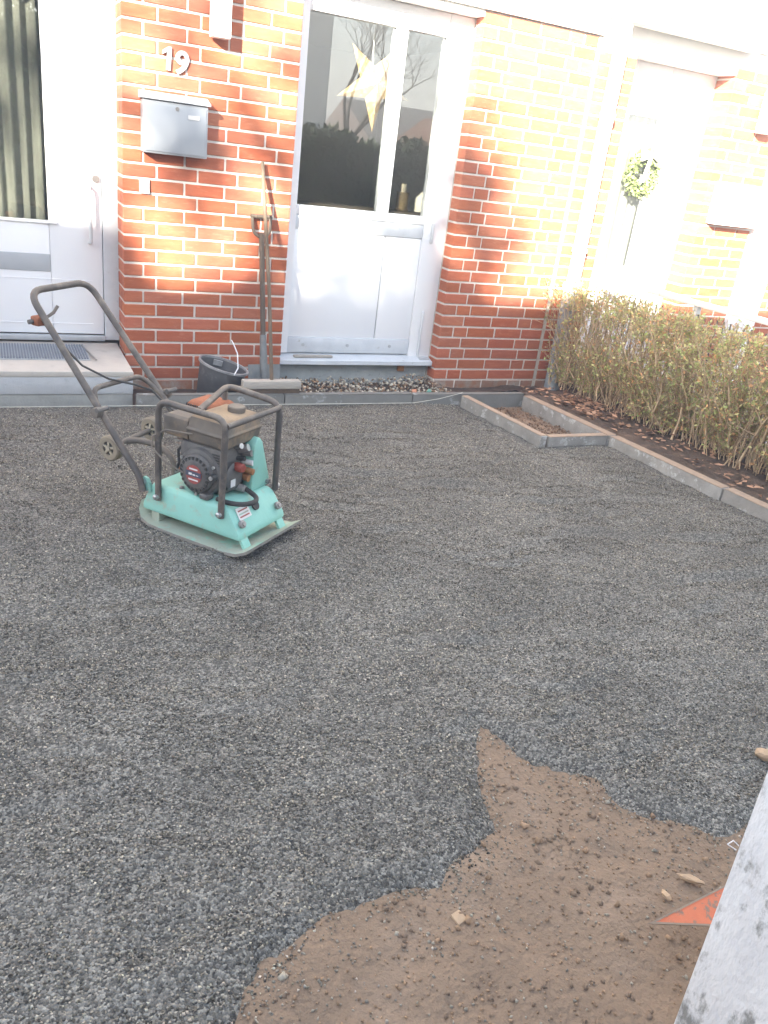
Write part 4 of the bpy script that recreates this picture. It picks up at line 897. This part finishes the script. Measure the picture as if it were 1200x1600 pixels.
def house(name, label, x0, x1, y0, y1, eave, ridge, m, wins, axis='x'):
    o = tag(empty(name, ((x0+x1)/2, (y0+y1)/2, -.09)), label, 'house'); cx_, cy_ = (x0+x1)/2, (y0+y1)/2
    B('wall', m, o, (x0-cx_,y0-cy_,0),(x1-cx_,y1-cy_,eave))
    if axis == 'x':
        a, b = y0-cy_, y1-cy_
        MB().prism([(a-.35,eave-.12),(0,ridge),(b+.35,eave-.12),(b+.3,eave-.3),(a-.3,eave-.3)], x0-cx_-.2, x1-cx_+.2, 'x').build('roof', 'roof_tile', o)
    else:
        a, b = x0-cx_, x1-cx_
        MB().prism([(a,eave+.001),(0,ridge-.2),(b,eave+.001)], y0-cy_, y1-cy_, 'y').build('gable', m, o)
        MB().prism([(a-.35,eave-.12),(0,ridge),(b+.35,eave-.12),(b+.35,eave-.02),(0,ridge+.12),(a-.35,eave-.02)], y0-cy_-.25, y1-cy_+.25, 'y').build('roof', 'roof_tile', o)
    for (xx, zz_, w_, h_) in wins:
        wf = B('window', 'paint_white', o, (xx-cx_,y1-cy_-.02,zz_),(xx-cx_+w_,y1-cy_+.05,zz_+h_)); B('pane', 'dark_pane', wf, (xx-cx_+.07,y1-cy_+.051,zz_+.07),(xx-cx_+w_-.07,y1-cy_+.058,zz_+h_-.07))
    return o
SHX = 1/0.75
house('terraced_house', 'long brick terraced house with tiled roof across the lane', -24, -4.6, -18.0, -10.0, 5.2, 7.52, 'far_brick',
      [(x_, z_, 1.3, 1.3) for x_ in (-22,-19,-16,-13,-10,-7) for z_ in (1.0, 3.4)])
th = bpy.data.objects['terraced_house']
B('shade_block', 'far_brick', th, (-13.9+14.3,-.3,6.9),(-12.4+14.3,.3,7.85))  # added block on the ridge, lifts the shade line at the entrance door
house('gable_house', 'white gabled house seen far across the lane', 8.6, 12.5, -38, -30, 7.5, 10.0, 'far_render', [(9.2,1.2,1.2,1.4),(9.2,4.4,1.2,1.4)], 'y')
house('garden_shed', 'white gabled garden shed across the lane', 9.6, 12.4, -17.5, -14.5, 1.5, 2.7, 'far_render', [], 'y')
house('far_house', 'dark roofed brick house beyond the garden shed', 24, 44, -62, -52, 3.0, 5.4, 'far_brick', [(26,1.0,1.5,1.4),(31,1.0,1.5,1.4),(36,1.0,1.5,1.4)])
tree('bare_tree', 'tall bare winter tree behind the garden shed', (9.6,-20.5,-.09), 6.6, .95, 3, 0, levels=7)
tree('shade_tree', 'sparse leafy tree standing behind the terraced house', (-16.4,-19.2,-.09), 13.2, .62, 21, 2300, lsize=.30, levels=4, clump=1.3, keep=lambda P: (P[:, 0]-.88*P[:, 1] < 2.2) & ((P[:, 0]-.88*P[:, 1] > -.1) | (rng.random(len(P)) < .28)) & (rng.random(len(P)) < .8))  # crown leaves culled so their shade falls on chosen parts of the facade
def conifer_hedge(label, x0, x1, y, w_, h, seed, n):
    o = tag(empty('conifer_hedge', ((x0+x1)/2, y, -.09)), label, 'hedge'); L = x1-x0
    P = np.stack([rng.uniform(-L/2, L/2, n), rng.uniform(-w_/2, w_/2, n), rng.uniform(0, h, n)], -1); P[:, 2] += .12*np.sin(P[:, 0]*3)
    Vq, Fq = leaf_quads(P, rng.uniform(.12, .26, n), .4); tn = rng.uniform(.5, 1.5, (n, 1))*np.ones((1, 3)); raw_mesh('foliage', Vq, Fq, 'conifer', np.repeat(tn, 4, 0), o)
    B('stems', 'bark', o, (-L/2,-w_*.25,0),(L/2,w_*.25,h*.86))
conifer_hedge('tall dark conifer hedge across the lane by the terraced house', -4.3, 2.2, -12.5, 1.0, 3.6, 1, 14000)
conifer_hedge('low dark conifer hedge in front of the garden shed', 2.4, 9.0, -12.8, .8, 1.95, 2, 12000)
conifer_hedge('low dark conifer hedge right of the garden shed', 12.8, 20.0, -15.5, .8, 2.0, 4, 9000)

# ------------------------------------------------------------------ added air volume imitating the veil of lens glare
HZ = .014
hz = MB().box((-310,-310,-1.2),(310,310,14.6)).build('glare_veil', [])
hz['kind'] = 'stuff'; hz['label'] = 'added thin pale air volume standing in for lens glare'; hz['category'] = 'glare_veil'
hm = bpy.data.materials.new('glare_veil'); hm.use_nodes = True; hn_ = hm.node_tree; hn_.nodes.clear()
pv = hn_.nodes.new('ShaderNodeVolumePrincipled'); pv.inputs['Color'].default_value = (.93, .94, .96, 1); pv.inputs['Density'].default_value = HZ
ho = hn_.nodes.new('ShaderNodeOutputMaterial'); hn_.links.new(pv.outputs[0], ho.inputs['Volume']); hz.data.materials.append(hm)
